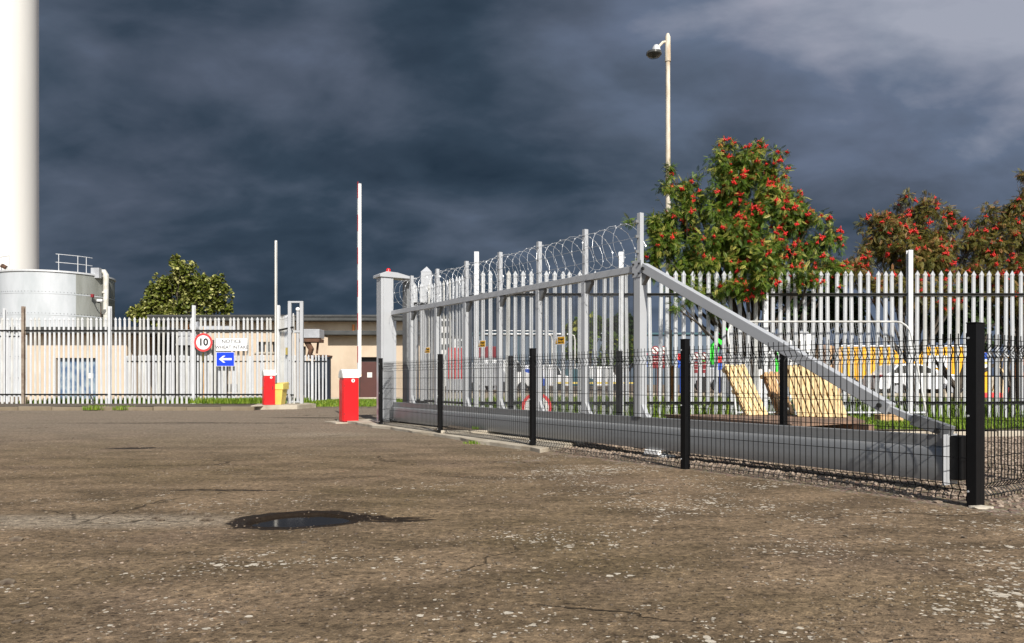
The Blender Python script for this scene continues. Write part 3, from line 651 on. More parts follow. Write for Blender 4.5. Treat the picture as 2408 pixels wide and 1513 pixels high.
# ------------------------------------------------------------------ rising-arm barriers
def barrier(loc, boomh, label, cat='barrier', stripes=True, keyhole=False):
    rt = empty('arm_barrier', loc, label, cat, 'red cabinet arm barriers', rz=R(30))
    W_, D_ = .30, .27
    MB().box((0, 0, .425), (W_, D_, .85)).build('cabinet', 'red', rt, local=True, bevel=.008)
    MB().box((0, -D_/2-.004, .42), (W_-.012, .010, .80)).build('door', 'red', rt, local=True, bevel=.003)
    MB().box((-W_/2-.004, .02, .42), (.008, D_-.06, .78)).build('side_panel', 'red', rt, local=True, bevel=.003)
    for z_ in (.16, .70): MB().box((-W_/2+.012, -D_/2-.011, z_), (.012, .006, .05)).build('hinge', 'red_dark', rt, local=True)
    MB().box((0, -D_/2-.002, .012), (W_+.02, .03, .03)).build('base_flange', 'red_dark', rt, local=True)
    # barrel hood
    n_ = 14; prof = [(-.152, .852)]+[(-.152*math.cos(a_), .885+.135*math.sin(a_)) for a_ in [math.pi*k_/n_ for k_ in range(n_+1)]]+[(.152, .852)]
    MB().prism(prof, (-.165, 0, 0), (0, 1, 0), (0, 0, 1), (1, 0, 0), .33).build('hood', 'white', rt, local=True, smooth=True, bevel=.006, angle=30)
    prof2 = [(x_*.82, .86+(z_-.852)*.80) for x_, z_ in prof]
    MB().prism(prof2, (-.1655, 0, 0), (0, 1, 0), (0, 0, 1), (-1, 0, 0), .002).build('hood_end', 'white_dirty', rt, local=True)
    # badge
    MB().tube([(.035, -D_/2-.009, .80), (.035, -D_/2-.013, .80)], .035, 20).build('badge', 'white', rt, local=True)
    MB().prism([(-.012, .02), (.008, .02), (.014, .004), (.006, -.004), (.014, -.022), (.002, -.022), (-.004, -.004), (-.012, .002)], (.035, -D_/2-.0135, .80), (1, 0, 0), (0, 0, 1), (0, -1, 0), .001).build('badge_mark', 'ink', rt, local=True)
    if keyhole: MB().box((.07, -D_/2-.011, .50), (.02, .006, .10)).build('handle', 'ink', rt, local=True)
    else: MB().tube([(-.12, -D_/2-.009, .83), (-.12, -D_/2-.011, .83)], .006, 8).build('lock', 'ink', rt, local=True)
    # arm and pivot
    MB().tube([(W_/2, -.06, .90), (W_/2+.075, -.06, .90)], .026, 12).build('pivot', 'yellow_steel' if stripes else 'gate', rt, local=True)
    bx0 = W_/2+.028
    bm = MB().box((bx0, -.085, .87+(boomh-.87)/2), (.058, .085, boomh-.87)).build('boom', 'white' if stripes else 'white_dirty', rt, local=True, bevel=.006)
    MB().box((bx0, -.085, boomh+.006), (.056, .083, .012)).build('boom_cap', 'gate', bm, local=True)
    if stripes:
        z = 1.15
        while z < boomh-.1:
            MB().box((bx0-.0305, -.085, z+.16), (.002, .045, .32)).build('red_stripe', 'red', bm, local=True); z += .64
    else:
        MB().box((bx0+.004, -.1285, (boomh+.9)/2), (.014, .003, boomh-.95)).build('rubber_strip', 'ink', bm, local=True)
        
    return rt
barrier((-3.17, 14.72, .02), 4.62, 'nearer red and white arm barrier with its striped white arm raised', stripes=True)
barrier((-6.98, 21.72, .10), 4.72, 'further red and white arm barrier beside the yellow grit bin, arm raised', stripes=False, keyhole=True)

# yellow grit bin behind the further barrier
gb = empty('grit_bin', (-6.90, 22.15, .11), 'yellow plastic grit bin half hidden behind the further barrier cabinet', 'grit bin')
MB().add([(-.28, -.2, 0), (.20, -.2, 0), (.20, .2, 0), (-.28, .2, 0), (-.33, -.25, .44), (.26, -.25, .44), (.26, .25, .44), (-.33, .25, .44)], [(3, 2, 1, 0), (0, 1, 5, 4), (1, 2, 6, 5), (2, 3, 7, 6), (3, 0, 4, 7)]).build('body', 'yellow', gb, local=True, bevel=.01)
MB().add([(-.35, -.27, .441), (.28, -.27, .441), (.30, .26, .441), (-.35, .26, .441), (-.33, -.24, .56), (.27, -.24, .61), (.30, .24, .66), (-.33, .24, .62)], [(3, 2, 1, 0), (0, 1, 5, 4), (1, 2, 6, 5), (2, 3, 7, 6), (3, 0, 4, 7), (4, 5, 6, 7)]).build('lid', 'yellow', gb, local=True, bevel=.01)

# receiver frame
rf = empty('receiver_frame', (-6.55, 23.0, .11), 'tall white steel gate receiver frame with a round pole inside, on a concrete pad', 'gate frame')
for c, s_, nm in (((-.20, 0, 1.53), (.10, .09, 3.06), 'post'), ((.16, 0, 1.53), (.10, .09, 3.06), 'post'), ((-.02, 0, 3.085), (.46, .09, .05), 'top_bar'), ((-.02, -.001, 2.19), (.25, .08, .07), 'cross_bar'), ((-.02, 0, .05), (.25, .10, .04), 'bottom_bar')):
    MB().box(c, s_).build(nm, 'gate', rf, local=True, bevel=.004)
MB().tube([(.035, .02, .0705), (.035, .02, 2.15)], .048, 12).build('inner_pole', 'gate', rf, local=True, smooth=True)
MB().tube([(.035, .02, 2.23), (.035, .02, 2.80)], .048, 12).build('inner_pole', 'gate', rf, local=True, smooth=True)
MB().lathe([(0, 1), (.38, .92), (.71, .71), (.92, .38), (1, 0), (.92, -.38), (.71, -.71), (.38, -.92), (0, -1)], (0, 0, 0), 12).mesh
mb = MB(); mb.lathe([(r_*.066, z_*.066) for r_, z_ in [(0, 1), (.38, .92), (.71, .71), (.92, .38), (1, 0), (.92, -.38), (.71, -.71), (.38, -.92), (0, -1)]], (.035, .02, 2.865), 14); mb.build('ball_cap', 'white', rf, local=True, smooth=True)
for z in (.6, 1.3):
    MB().tube([(-.20, -.046, z), (-.20, -.052, z)], .012, 8).build('bolt', 'ink', rf, local=True)
# yellow notice on the returning fence
nt = MB().box((-6.98, 23.45, 1.72), (.16, .012, .22), R(-50)).build('notice', 'yellow'); tag(nt, 'small yellow and white notice fixed to the palisade beside the receiver frame', 'notice')

# ------------------------------------------------------------------ signs on the left fence
YS = 24.06
def disc(c, r_, y0, t, name, m, parent, n=40, r_in=None):
    mb = MB()
    if r_in is None: mb.tube([(c[0], y0, c[1]), (c[0], y0-t, c[1])], r_, n)
    else:
        V_ = []; 
        for yy in (y0, y0-t):
            for rr in (r_in, r_):
                V_ += [(c[0]+rr*math.cos(2*math.pi*k_/n), yy, c[1]+rr*math.sin(2*math.pi*k_/n)) for k_ in range(n)]
        F_ = []
        for k_ in range(n):
            j = (k_+1) % n; F_ += [(2*n+k_, 2*n+j, 3*n+j, 3*n+k_), (n+k_, n+j, j, k_), (n+j, n+k_, 3*n+k_, 3*n+j), (k_, j, 2*n+j, 2*n+k_)]
        mb.add(V_, F_)
    return mb.build(name, m, parent)
sx, sz = PX(478.3, YS), PZ(805.6, YS)
s1 = empty('speed_limit_sign', (sx, YS, sz), 'round white 10 speed limit sign with a red ring on the left fence', 'sign')
disc((sx, sz), .292, YS-.002, .006, 'plate', 'white', s1); disc((sx, sz), .292, YS-.0085, .002, 'ring', 'red_sign', s1, r_in=.225)
text_mb('10', .31, 'ink', 'numerals', s1, rot_txt((0, -.0115, 0)), bold=.011)
sx, sz = PX(545.2, YS), PZ(810.8, YS)
s2 = empty('notice_sign', (sx, YS, sz), 'white NOTICE WHEAT INTAKE sign on the left fence', 'sign')
MB().box((sx, YS-.005, sz), (.985, .008, .40)).build('plate', 'white', s2, bevel=.002)
text_mb('NOTICE', .158, 'grey_ink', 'lettering', s2, rot_txt((-.01, -.0115, .098), 0, 1.08), bold=.003)
text_mb('WHEAT INTAKE', .142, 'grey_ink', 'lettering', s2, rot_txt((.0, -.0115, -.085), 0, 1.02), bold=.0025)
sx, sz = PX(530, YS), PZ(845, YS)
s3 = empty('direction_sign', (sx, YS, sz), 'blue sign with a white arrow pointing left, under the notice', 'sign')
MB().box((sx, YS-.004, sz), (.582, .007, .455)).build('border', 'white', s3, bevel=.002); MB().box((sx, YS-.0095, sz), (.555, .003, .43)).build('panel', 'blue_sign', s3)
aw = [(-.20, 0), (-.065, .11), (0.005, .11), (-.09, .032), (.205, .032), (.205, -.032), (-.09, -.032), (.005, -.11), (-.065, -.11)]
MB().prism(aw, (sx, YS-.0115, sz), (1, 0, 0), (0, 0, 1), (0, -1, 0), .001).build('arrow', 'white', s3)
# wooden pole with a yellow tag behind the 10 sign
wp = empty('wooden_pole', (PX(480.5, 24.5), 24.5, .05), 'slim tan wooden pole with a yellow tag behind the 10 sign', 'pole')
MB().box((0, 0, 1.25), (.055, .05, 2.5)).build('pole', 'wood_b', wp, local=True, bevel=.004); MB().box((.01, -.03, 1.52), (.16, .008, .24)).build('tag', 'yellow', wp, local=True)
sb = MB().bar((PX(213, 24), 23.95, .38), (PX(242, 24), 23.5, .12), .03, .03).build('stay_bar', 'rail'); tag(sb, 'loose dark steel bar leaning from the lower rail of the left fence', 'bar')

# ------------------------------------------------------------------ peach building (two blocks and a canopy block)
bd = empty('low_building', (PX(400, 38), 37, -.15), 'low peach rendered building with flat dark roofs behind the left fence', 'building')
def bbox(x0, x1, y0, y1, z0, z1, name, m, parent=None, bevel=0): 
    return MB().box(((x0+x1)/2, (y0+y1)/2, (z0+z1)/2), (x1-x0, y1-y0, z1-z0)).build(name, m, parent or bd, bevel=bevel)
YA = 36.0; XA0, XA1 = PX(64, YA), PX(298, YA); zA = PZ(786, YA); dx0, dx1 = PX(131, YA), PX(229, YA); dzt = PZ(842, YA)
# block A around the double door
bbox(XA0, dx0, YA, YA+5, -.3, zA, 'wall', 'render'); bbox(dx1, XA1, YA, YA+5, -.3, zA, 'wall', 'render'); bbox(dx0, dx1, YA, YA+5, dzt, zA, 'wall', 'render')
bbox(XA0-.5, PX(408, YA), YA-.66, YA+6, zA, zA+.30, 'roof', 'fascia')
dm = (dx0+dx1)/2
for a_, b_ in ((dx0+.02, dm-.008), (dm+.008, dx1-.02)):
    d_ = bbox(a_, b_, YA+.22, YA+.27, -.12, dzt-.03, 'door', 'blue_door', bevel=.005)
bbox(PX(207, YA)-.13, PX(207, YA)+.13, YA+.20, YA+.218, PZ(890, YA), PZ(878, YA), 'door_notice', 'white')
bbox(dx0-.12, dx0-.003, YA-.03, YA-.002, -.2, dzt+.08, 'door_frame', 'white_dirty'); 
bbox(dx0, dx1, YA+.01, YA+.05, dzt-.004, dzt+.03, 'door_frame', 'white_dirty'); bbox(dx0-.0, dx1, YA+.5, YA+.55, -.2, dzt, 'door_recess', 'dark')
bbox(XA1+.01, PX(408, YA), YA+3.0, YA+3.2, -.3, zA-.002, 'wall', 'dark')  # dark sheet, the shade of the recess between the blocks put into its colour
# block B
YB = 40.; XB0, XB1 = PX(392, YB), PX(990, YB); zB = PZ(757, YB); wx0, wx1, wz0, wz1 = PX(604, YB), PX(653, YB), PZ(828, YB), PZ(804, YB)
bbox(XB0, wx0, YB, YB+6, -.3, zB, 'wall', 'render'); bbox(wx1, XB1, YB, YB+6, -.3, zB, 'wall', 'render'); bbox(wx0, wx1, YB, YB+6, wz1, zB, 'wall', 'render'); bbox(wx0, wx1, YB, YB+6, -.3, wz0, 'wall', 'render')
bbox(XB0-.6, XB1+.3, YB-.75, YB+7, zB, zB+.20, 'roof', 'fascia', bevel=.02); bbox(XB0-.66, XB1+.4, YB-.80, YB+7.1, zB+.205, zB+.30, 'roof_edge', 'roof')
wn_ = bbox(wx0, wx1, YB+.25, YB+.28, wz0, wz1, 'window', 'glass'); 
for fr in (.0, .36, .68, 1.): bbox(wx0+(wx1-wx0)*fr-.03, wx0+(wx1-wx0)*fr+.03, YB+.18, YB+.245, wz0, wz1, 'mullion', 'render', wn_)
bbox(wx0-.1, wx1+.1, YB-.08, YB+.2, wz0-.09, wz0-.002, 'sill', 'concrete', wn_)
for px in (443, 832): 
    o = MB().tube([(PX(px, YB), YB-.10, PZ(850, YB)), (PX(px, YB), YB-.10, PZ(764, YB))], .07, 10).build('downpipe', 'orange', bd, smooth=True)
# block C with canopy and brown door
YC = 36.; XC0, XC1 = PX(771, YC), PX(1000, YC); zC = PZ(789.5, YC); ex0, ex1, ezt = PX(842, YC), PX(893, YC), PZ(840, YC)
bbox(XC0, ex0, YC, YC+3.9, -.3, zC, 'wall', 'render'); bbox(ex1, XC1, YC, YC+3.9, -.3, zC, 'wall', 'render'); bbox(ex0, ex1, YC, YC+3.9, ezt, zC, 'wall', 'render')
bbox(PX(741, YC-.6), XC1+.3, YC-.60, YC+3.98, zC, zC+.20, 'canopy', 'fascia', bevel=.02)
dr = bbox(ex0+.06, ex1-.02, YC+.18, YC+.23, -.12, PZ(851, YC), 'door', 'brown_door', bevel=.005); bbox(ex0, ex1, YC+.25, YC+.3, -.15, ezt, 'door_recess', 'dark')
bbox(PX(862, YC), PX(873.5, YC), YC+.165, YC+.178, PZ(888, YC), PZ(876, YC), 'notice', 'white_dirty', dr)
bbox(PX(771, YC)-.003, XC1, YC-.012, YC-.001, -.2, .0, 'plinth', 'concrete')

# machinery beside the building
mc = empty('extraction_plant', (PX(480, 36.5), 36.5, -.15), 'grey ducting and hoppers standing against the peach building behind the signs', 'machinery')
def tb(pts, r_, nm, m, par): return MB().tube(pts, r_, 14).build(nm, m, par, smooth=True)
Ym = 36.5
tb([P(455, 775, Ym), P(552, 775, Ym)], .17, 'duct', 'duct', mc); tb([P(452, 772, Ym), P(470, 768, Ym)], .26, 'fan_housing', 'duct', mc)
MB().prism([(0, 0), (1.15, 0), (.95, .42), (.2, .42)], P(412, 812, Ym), (1, 0, 0), (0, 0, 1), (0, 1, 0), .8).build('hood', 'duct', mc)
MB().prism([(0, 0), (.9, 0), (.9, .3), (0, .3)], P(418, 790, Ym), (1, 0, 0), (0, 0, 1), (0, 1, 0), .5).build('duct', 'duct', mc)
for px in (420, 440, 462, 500, 530): tb([P(px, 930, Ym+.2), P(px+4, 800, Ym+.2)], .09, 'leg', 'dark', mc)
MB().box((PX(470, Ym), Ym+.6, 1.1), (1.9, .6, 2.3)).build('hopper', 'dark', mc); MB().box((PX(505, Ym), Ym+.3, 1.9), (1.3, .1, .8)).build('motor_guard', 'dark', mc)
m2 = empty('rusted_extractor', (PX(735, 34.5), 34.5, -.15), 'rusted extractor head and drum beside the receiver frame', 'machinery')
Yn = 34.5
MB().box(((PX(712, Yn)+PX(757, Yn))/2, Yn, PZ(786, Yn)), (PX(757, Yn)-PX(712, Yn), .9, .40)).build('housing', 'duct', m2, bevel=.02)
MB().box((PX(733, Yn), Yn-.05, PZ(802, Yn)), (.95, .8, .16)).build('base', 'rusty', m2, bevel=.02)
tb([P(722, 805, Yn-.2), P(732, 822, Yn-.3), P(728, 836, Yn-.2), P(740, 843, Yn-.2)], .13, 'elbow', 'rusty', m2)
tb([P(748, 805, Yn), P(745, 832, Yn)], .05, 'strut', 'rusty', m2); tb([P(716, 815, Yn), P(714, 930, Yn)], .06, 'strut', 'dark', m2)
MB().lathe([(0, 1.98), (.40, 1.98), (.42, 1.92), (.36, 1.88), (.36, 0)], (PX(758, Yn), Yn+.1, -.1), 20).build('drum', 'navy', m2, smooth=True)
MB().lathe([(.36, 0), (.43, .03), (.43, .09), (.2, .12), (0, .12)], (PX(758, Yn), Yn+.1, 1.84), 20).build('rim', 'rusty', m2, smooth=True)
MB().box((PX(728, Yn), Yn+.3, .75), (.55, .5, 1.8)).build('cabinet', 'navy', m2, bevel=.02)
# black box by the low fence end, dark recess between the blocks
# ------------------------------------------------------------------ tank, white tower
Yt, Xt, Rt, Ht = 47.2, -28.4, 3.22, 7.15
tk = empty('storage_tank', (Xt, Yt, -.2), 'round grey bolted sheet steel storage tank with a handrail and pipe at the left', 'tank')
zs = [-.2, .85, 2.1, 3.4, 4.64, 5.9, Ht]; nseg = 15
mods = {}
for i in range(6):
    for j in range(nseg):
        a0 = 2*math.pi*(j+.5*(i % 2)*0)/nseg+.12; a1 = a0+2*math.pi/nseg
        mid = (a0+a1)/2; 
        if math.sin(mid) > .35: continue                      # the far side is never in view
        e = .006 if j % 2 else 0.
        stain = math.cos(mid) > .62
        MB().lathe([(Rt+e, zs[i]+.0), (Rt+e, zs[i+1]-.0), (Rt-.04, zs[i+1])], (Xt, Yt, 0), 6, a0, a1+.008).build('steel_sheet', 'tank_stain' if stain else 'tank', tk, smooth=True)
    if i: MB().lathe([(Rt+.008, -.03), (Rt+.018, -.03), (Rt+.018, .03), (Rt+.008, .03)], (Xt, Yt, zs[i]), 60).build('seam_band', 'tank', tk, smooth=True)
MB().lathe([(Rt-.05, 0), (Rt+.07, 0), (Rt+.07, .10), (0, .35)], (Xt, Yt, Ht), 60).build('roof', 'galv', tk, smooth=True)
mb = MB()
for i in range(1, 6):
    for k_ in range(110):
        a_ = 2*math.pi*k_/110
        if math.sin(a_) < .3: mb.box((Xt+(Rt+.02)*math.cos(a_), Yt+(Rt+.02)*math.sin(a_), zs[i]+.09), (.03, .03, .03), a_)
tag(mb.build('bolt_heads', 'gate_dark', tk), kind='stuff')
# handrail on the roof
def onrim(px, r_):      # rim point at this bearing (near side)
    q = (px-1204)/1780; A_ = 1+q*q; B_ = -2*(q*Xt+Yt); C_ = Xt*Xt+Yt*Yt-r_*r_; Y_ = (-B_-math.sqrt(max(B_*B_-4*A_*C_, 0)))/(2*A_); return Vector((q*Y_, Y_, 0))
hr = [(onrim(p_, Rt-.15)) for p_ in (131, 138, 183, 203, 217)]
zr = Ht+.1
for i in (1, 2, 3): tb([hr[i]+Vector((0, 0, zr)), hr[i]+Vector((0, 0, zr+.98))], .022, 'handrail_post', 'galv', tk)
for dz_ in (.5, .98): tb([p_+Vector((0, 0, zr+dz_)) for p_ in hr], .02, 'handrail', 'galv', tk)
hl = [onrim(p_, Rt-.2) for p_ in (-8, 3, 22)]
for i in (1, 2): tb([hl[i]+Vector((0, 0, zr)), hl[i]+Vector((0, 0, zr+.85))], .022, 'handrail_post', 'galv', tk)
tb([p_+Vector((0, 0, zr+.85)) for p_ in hl], .02, 'handrail', 'galv', tk)
tb([hl[0]+Vector((0, -.1, zr+.35)), hl[1]+Vector((0, -.1, zr+.35)), hl[2]+Vector((-.1, -.1, zr+.1))], .10, 'roof_pipe', 'pipe', tk)
tb([hl[2]+Vector((-.35, -.12, zr+.26)), hl[2]+Vector((-.1, -.12, zr+.12))], .12, 'pipe_collar', 'rusty', tk)
q_ = onrim(224, Rt+.02); MB().box((q_.x, q_.y+.1, Ht+.18), (.50, .3, .62)).build('roof_box', 'duct', tk, bevel=.01)
q_ = onrim(240, Rt); dq = (q_-Vector((Xt, Yt, 0))).normalized(); pr_ = q_+dq*.22
tb([q_+dq*.05+Vector((-.25, -.1, Ht+.30)), pr_+Vector((-.05, 0, Ht+.30)), pr_+Vector((.04, 0, Ht+.1)), pr_+Vector((.05, 0, Ht-.2)), pr_+Vector((.0, 0, .0))], [.17, .17, .18, .16, .14], 'downpipe', 'pipe', tk)
for z in (6.2, 4.9, 3.6): MB().lathe([(.16, -.05), (.19, -.05), (.19, .05), (.16, .05)], (pr_.x, pr_.y, z), 14).build('pipe_collar', 'pipe', tk)
fl_ = onrim(222, Rt+.35); 
MB().box((fl_.x+.35, fl_.y, PZ(707, fl_.y)), (.30, .25, .14)).build('floodlight', 'white', tk, bevel=.02); tb([fl_+Vector((-.1, 0, PZ(700, fl_.y))), fl_+Vector((0.05, 0, PZ(710, fl_.y))), fl_+Vector((.3, .1, PZ(712, fl_.y)))], .035, 'conduit', 'dark', tk)
MB().box((fl_.x-.12, fl_.y, PZ(696, fl_.y)), (.16, .16, .20)).build('lamp', 'red_dark', tk, bevel=.02); tb([fl_+Vector((.28, .2, PZ(712, fl_.y))), fl_+Vector((.28, .2, 0))], .025, 'conduit', 'rusty', tk)
# tower
tw = MB(); TX, TY = -54.5, 77.8
tw.lathe([(5.02, -1), (5.0, 30), (5.0, 130), (0, 131)], (TX, TY, 0), 96); tag(tw.build('white_tower', 'tower', smooth=True), 'huge plain white cylindrical tower cut off by the left edge', 'tower')

# ------------------------------------------------------------------ street lamp
YP = 17.0; lx = PX(1571.5, YP)
lp = empty('street_lamp', (lx, YP, .05), 'tall cream street lamp with a smoked glass head rising behind the rowan', 'street lamp')
MB().tube([(0, 0, 0), (.0, 0, 1.9)], .085, 14).build('base', 'lamp_post', lp, local=True, smooth=True)
MB().tube([(0, 0, 1.90), (-.01, 0, 7.95)], [.062, .050], 14).build('column', 'lamp_post', lp, local=True, smooth=True)
MB().tube([(-.01, 0, 7.93), (-.012, 0, 8.48), (-.012, 0, 8.56)], [.066, .060, .03], 14).build('sleeve', 'lamp_post', lp, local=True, smooth=True)
MB().tube([(-.04, 0, 8.38), (-.13, -.03, 8.35), (-.24, -.08, 8.22)], .03, 8).build('bracket', 'lamp_post', lp, local=True, smooth=True)
mb = MB(); mb.lathe([(.0, .13), (.05, .125), (.085, .07), (.10, .0)], (-.29, -.10, 8.13), 16); mb.build('canopy', 'galv', lp, local=True, smooth=True)
mb = MB(); mb.lathe([(.10, .0), (.165, -.03), (.175, -.08), (.12, -.14), (.0, -.165)], (-.34, -.10, 8.13), 18); mb.build('bowl', 'lamp_glass', lp, local=True, smooth=True)
mb = MB(); mb.tube([(PX(1577, 16.6), 16.6, .0), (PX(1577, 16.6), 16.6, 1.15)], .075, 10); tag(mb.build('orange_bollard', 'brown_pole', smooth=True), 'orange brown post standing against the foot of the street lamp', 'post')

# ------------------------------------------------------------------ right verge
mb = MB(); n_ = 60; V_ = []; 
for i in range(n_+1):
    x = -1.0+16*i/n_; V_ += [(x, 11.28, .085), (x, 11.9, .105), (x, 16.2, .105)]
mb.add(V_, [(i*3+k_, (i+1)*3+k_, (i+1)*3+k_+1, i*3+k_+1) for i in range(n_) for k_ in range(2)]); tag(mb.build('verge', 'soil', smooth=True), kind='structure')
kk = bpy.data.objects.new('edging', None); COL.objects.link(kk); kk.location = (0, 11.22, 0); tag(kk, kind='structure')
x = -.6
while x < 11:
    o = MB().box((0, 0, -.02), (.905, .055, .20)).build('edging_stone', 'concrete', kk, bevel=.006, local=True); o.location = (x, random.uniform(-.01, .01), random.uniform(-.01, .01)); o.rotation_euler = (0, 0, random.uniform(-.01, .01)); x += .915

def grass(name, n, xf, yf, z, h0, h1, label, m='grass', lean=.5, wid=.006):
    xs_ = xf(n); ys_ = yf(n); zz = np.full(n, z) if not callable(z) else z(xs_, ys_)
    cl = .5+.5*ease_noise(xs_, ys_, 4, 11); hh = rng.uniform(h0, h1, n)*(.5+.8*cl); a_ = rng.uniform(0, 6.28, n); ln = rng.uniform(.1, lean, n)*hh; b_ = a_+rng.uniform(1.2, 1.9, n)
    wv = wid*rng.uniform(.7, 1.4, n)
    base = np.stack([xs_, ys_, zz], 1); sdv = np.stack([np.cos(a_), np.sin(a_), 0*a_], 1)*wv[:, None]
    ld = np.stack([np.cos(b_), np.sin(b_), 0*b_], 1)
    mid = base+ld*(ln*.35)[:, None]+np.array([0, 0, 1])*(hh*.6)[:, None]; tip = base+ld*ln[:, None]+np.array([0, 0, 1])*hh[:, None]
    V_ = np.stack([base-sdv, base+sdv, mid+sdv*.8, mid-sdv*.8, tip], 1).reshape(-1, 3); i5 = np.arange(n)[:, None]*5
    F_ = np.concatenate([i5+[0, 1, 2], i5+[0, 2, 3], i5+[3, 2, 4]])
    var = np.repeat(np.clip(rng.normal(.45, .25, n)+.3*(cl-.5), 0, 1), 5)
    o = bpy.data.objects.new(name, np_mesh(name, M[m], V_, F_, var)); COL.objects.link(o); return tag(o, label, kind='stuff')
U = rng.uniform
grass('grass', 38000, lambda n: U(-.6, 12.5, n), lambda n: 11.3+U(0, 1, n)*2.9, .095, .03, .085, 'short bright grass strip in front of the tall palisade fence')
grass('tall_grass', 7000, lambda n: U(-.6, 12.5, n), lambda n: U(14.0, 16.2, n), .10, .12, .42, 'long weeds along the foot of the tall palisade fence', wid=.008)
def tri_l(n):      # grass behind the barriers
    return U(-7.0, -1.2, n)
grass('grass', 24000, tri_l, lambda n: U(22.6, 34.5, n), lambda x, y: gz(x, y)+.03, .03, .12, 'bright grass in front of the peach building wall', wid=.014)
grass('grass', 4500, lambda n: -16+9.4*U(0, 1, n)**.75, lambda n: 24.35+np.abs(rng.normal(0, .45, n)), .07, .06, .26, 'weeds and grass along the foot of the left fence', wid=.011)
xk = lambda n: np.clip(rng.normal(-8.4, .7, n), -10, -7)
grass('grass', 3500, xk, lambda n: U(23.3, 24.1, n), .10, .05, .22, 'green weeds spilling over the verge beside the further barrier', wid=.013)
grass('weed_tuft', 500, lambda n: rng.normal(-11.35, .14, n), lambda n: rng.normal(20.62, .10, n), .02, .05, .15, 'small grass tufts on the kerb under the left fence', wid=.011)
grass('weed_tuft', 400, lambda n: rng.normal(-10.6, .12, n), lambda n: rng.normal(20.62, .08, n), .02, .04, .12, 'small grass tufts on the kerb under the left fence', wid=.011)
grass('weed_tuft', 260, lambda n: rng.normal(-.35, .14, n), lambda n: rng.normal(9.95, .07, n), .0, .02, .06, 'tiny grass tufts at the edge of the concrete strip', wid=.005)

# ------------------------------------------------------------------ foliage
def rowan_leaf():
    V_, F_ = [], []
    for i in range(6):
        t = .15+.8*i/5.5; L_ = .050*(1-.25*abs(t-.5)*2)
        for s_ in (-1, 1):
            b_ = np.array([t*.16, 0, -.03*t*t]); d_ = np.array([.45, s_*.9, -.25]); d_ /= np.linalg.norm(d_); w_ = np.array([.011, -s_*.006, .0])
            n_ = len(V_); V_ += [b_, b_+d_*L_*.5+w_*.8, b_+d_*L_, b_+d_*L_*.5-w_*.8]; F_.append((n_, n_+1, n_+2, n_+3))
    n_ = len(V_); b_ = np.array([.15, 0, -.027]); V_ += [b_, b_+[.025, .009, -.006], b_+[.055, 0, -.016], b_+[.025, -.009, -.006]]; F_.append((n_, n_+1, n_+2, n_+3))
    return np.array(V_), np.array(F_)
def broad_leaf():
    V_ = np.array([(0, 0, 0), (.05, .06, .012), (.11, .065, 0), (.16, 0, -.03), (.11, -.065, 0), (.05, -.06, .012)]); return V_, np.array([(0, 1, 2, 3), (0, 3, 4, 5)])
def leaves(name, m, leafVF, clumps, n, parent, seed, droop=.5, scale=(.8, 1.25), shell=.55, keep=None):
    """clumps: (x,y,z,rx,ry,rz,weight)"""
    r_ = np.random.default_rng(seed); sub = []
    for c_ in clumps:
        k0 = 9 if c_[3] > .25 else 3
        for _ in range(k0):
            dd = r_.normal(0, 1, 3); dd /= np.linalg.norm(dd); f_ = r_.uniform(.3, .95); q_ = r_.uniform(.30, .52) if k0 > 3 else .7
            sub.append((c_[0]+dd[0]*c_[3]*f_, c_[1]+dd[1]*c_[4]*f_, c_[2]+dd[2]*c_[5]*f_, c_[3]*q_, c_[4]*q_, c_[5]*q_*.8, c_[6]*q_))
    clumps = sub; C = np.array(clumps, float); wts = C[:, 6]/C[:, 6].sum(); k_ = r_.choice(len(C), n, p=wts)
    d = r_.normal(0, 1, (n, 3)); d /= np.linalg.norm(d, axis=1)[:, None]; rad = (shell+(1-shell)*r_.uniform(0, 1, n)**.7)*(1+.16*np.sin(d[:, 0]*7+k_)*np.sin(d[:, 2]*9+2*k_)+r_.exponential(.045, n))
    pos = C[k_, :3]+d*C[k_, 3:6]*rad[:, None]
    tw_ = r_.integers(0, max(1, n//7), n)                                     # gather leaves into sprays
    cen = np.zeros((tw_.max()+1, 3)); cnt = np.zeros(tw_.max()+1)
    order = np.lexsort((pos[:, 2], (pos[:, 1]*3).astype(int), (pos[:, 0]*3).astype(int))); grp = np.empty(n, int); grp[order] = np.arange(n)//7
    cen = np.zeros((grp.max()+1, 3)); cnt = np.bincount(grp); 
    for a in range(3): cen[:, a] = np.bincount(grp, pos[:, a])/cnt
    pos = pos*.62+cen[grp]*.38
    ax = d*.8+r_.normal(0, .6, (n, 3)); ax[:, 2] -= droop; ax /= np.linalg.norm(ax, axis=1)[:, None]
    up = r_.normal(0, .5, (n, 3))+np.array([0, -.25, 1.0])+d*.5; sd_ = np.cross(up, ax); sd_ /= np.linalg.norm(sd_, axis=1)[:, None]; up = np.cross(ax, sd_)
    Vl, Fl = leafVF; s_ = r_.uniform(*scale, n)[:, None, None]
    V_ = pos[:, None]+s_*(Vl[None, :, 0:1]*ax[:, None]+Vl[None, :, 1:2]*sd_[:, None]+Vl[None, :, 2:3]*up[:, None])
    F_ = (Fl[None]+(np.arange(n)*len(Vl))[:, None, None]).reshape(-1, Fl.shape[1])
    gv = r_.normal(.42, .20, grp.max()+1)[grp]; var = np.clip(gv+r_.normal(0, .18, n)+.1*d[:, 2], 0, 1)
    o = bpy.data.objects.new(name, np_mesh(name, M[m], V_.reshape(-1, 3), F_, np.repeat(var, len(Vl)))); COL.objects.link(o)
    o.parent = parent; 
    if parent: o.matrix_parent_inverse = Matrix.Translation(-parent.location)
    return o, pos, d
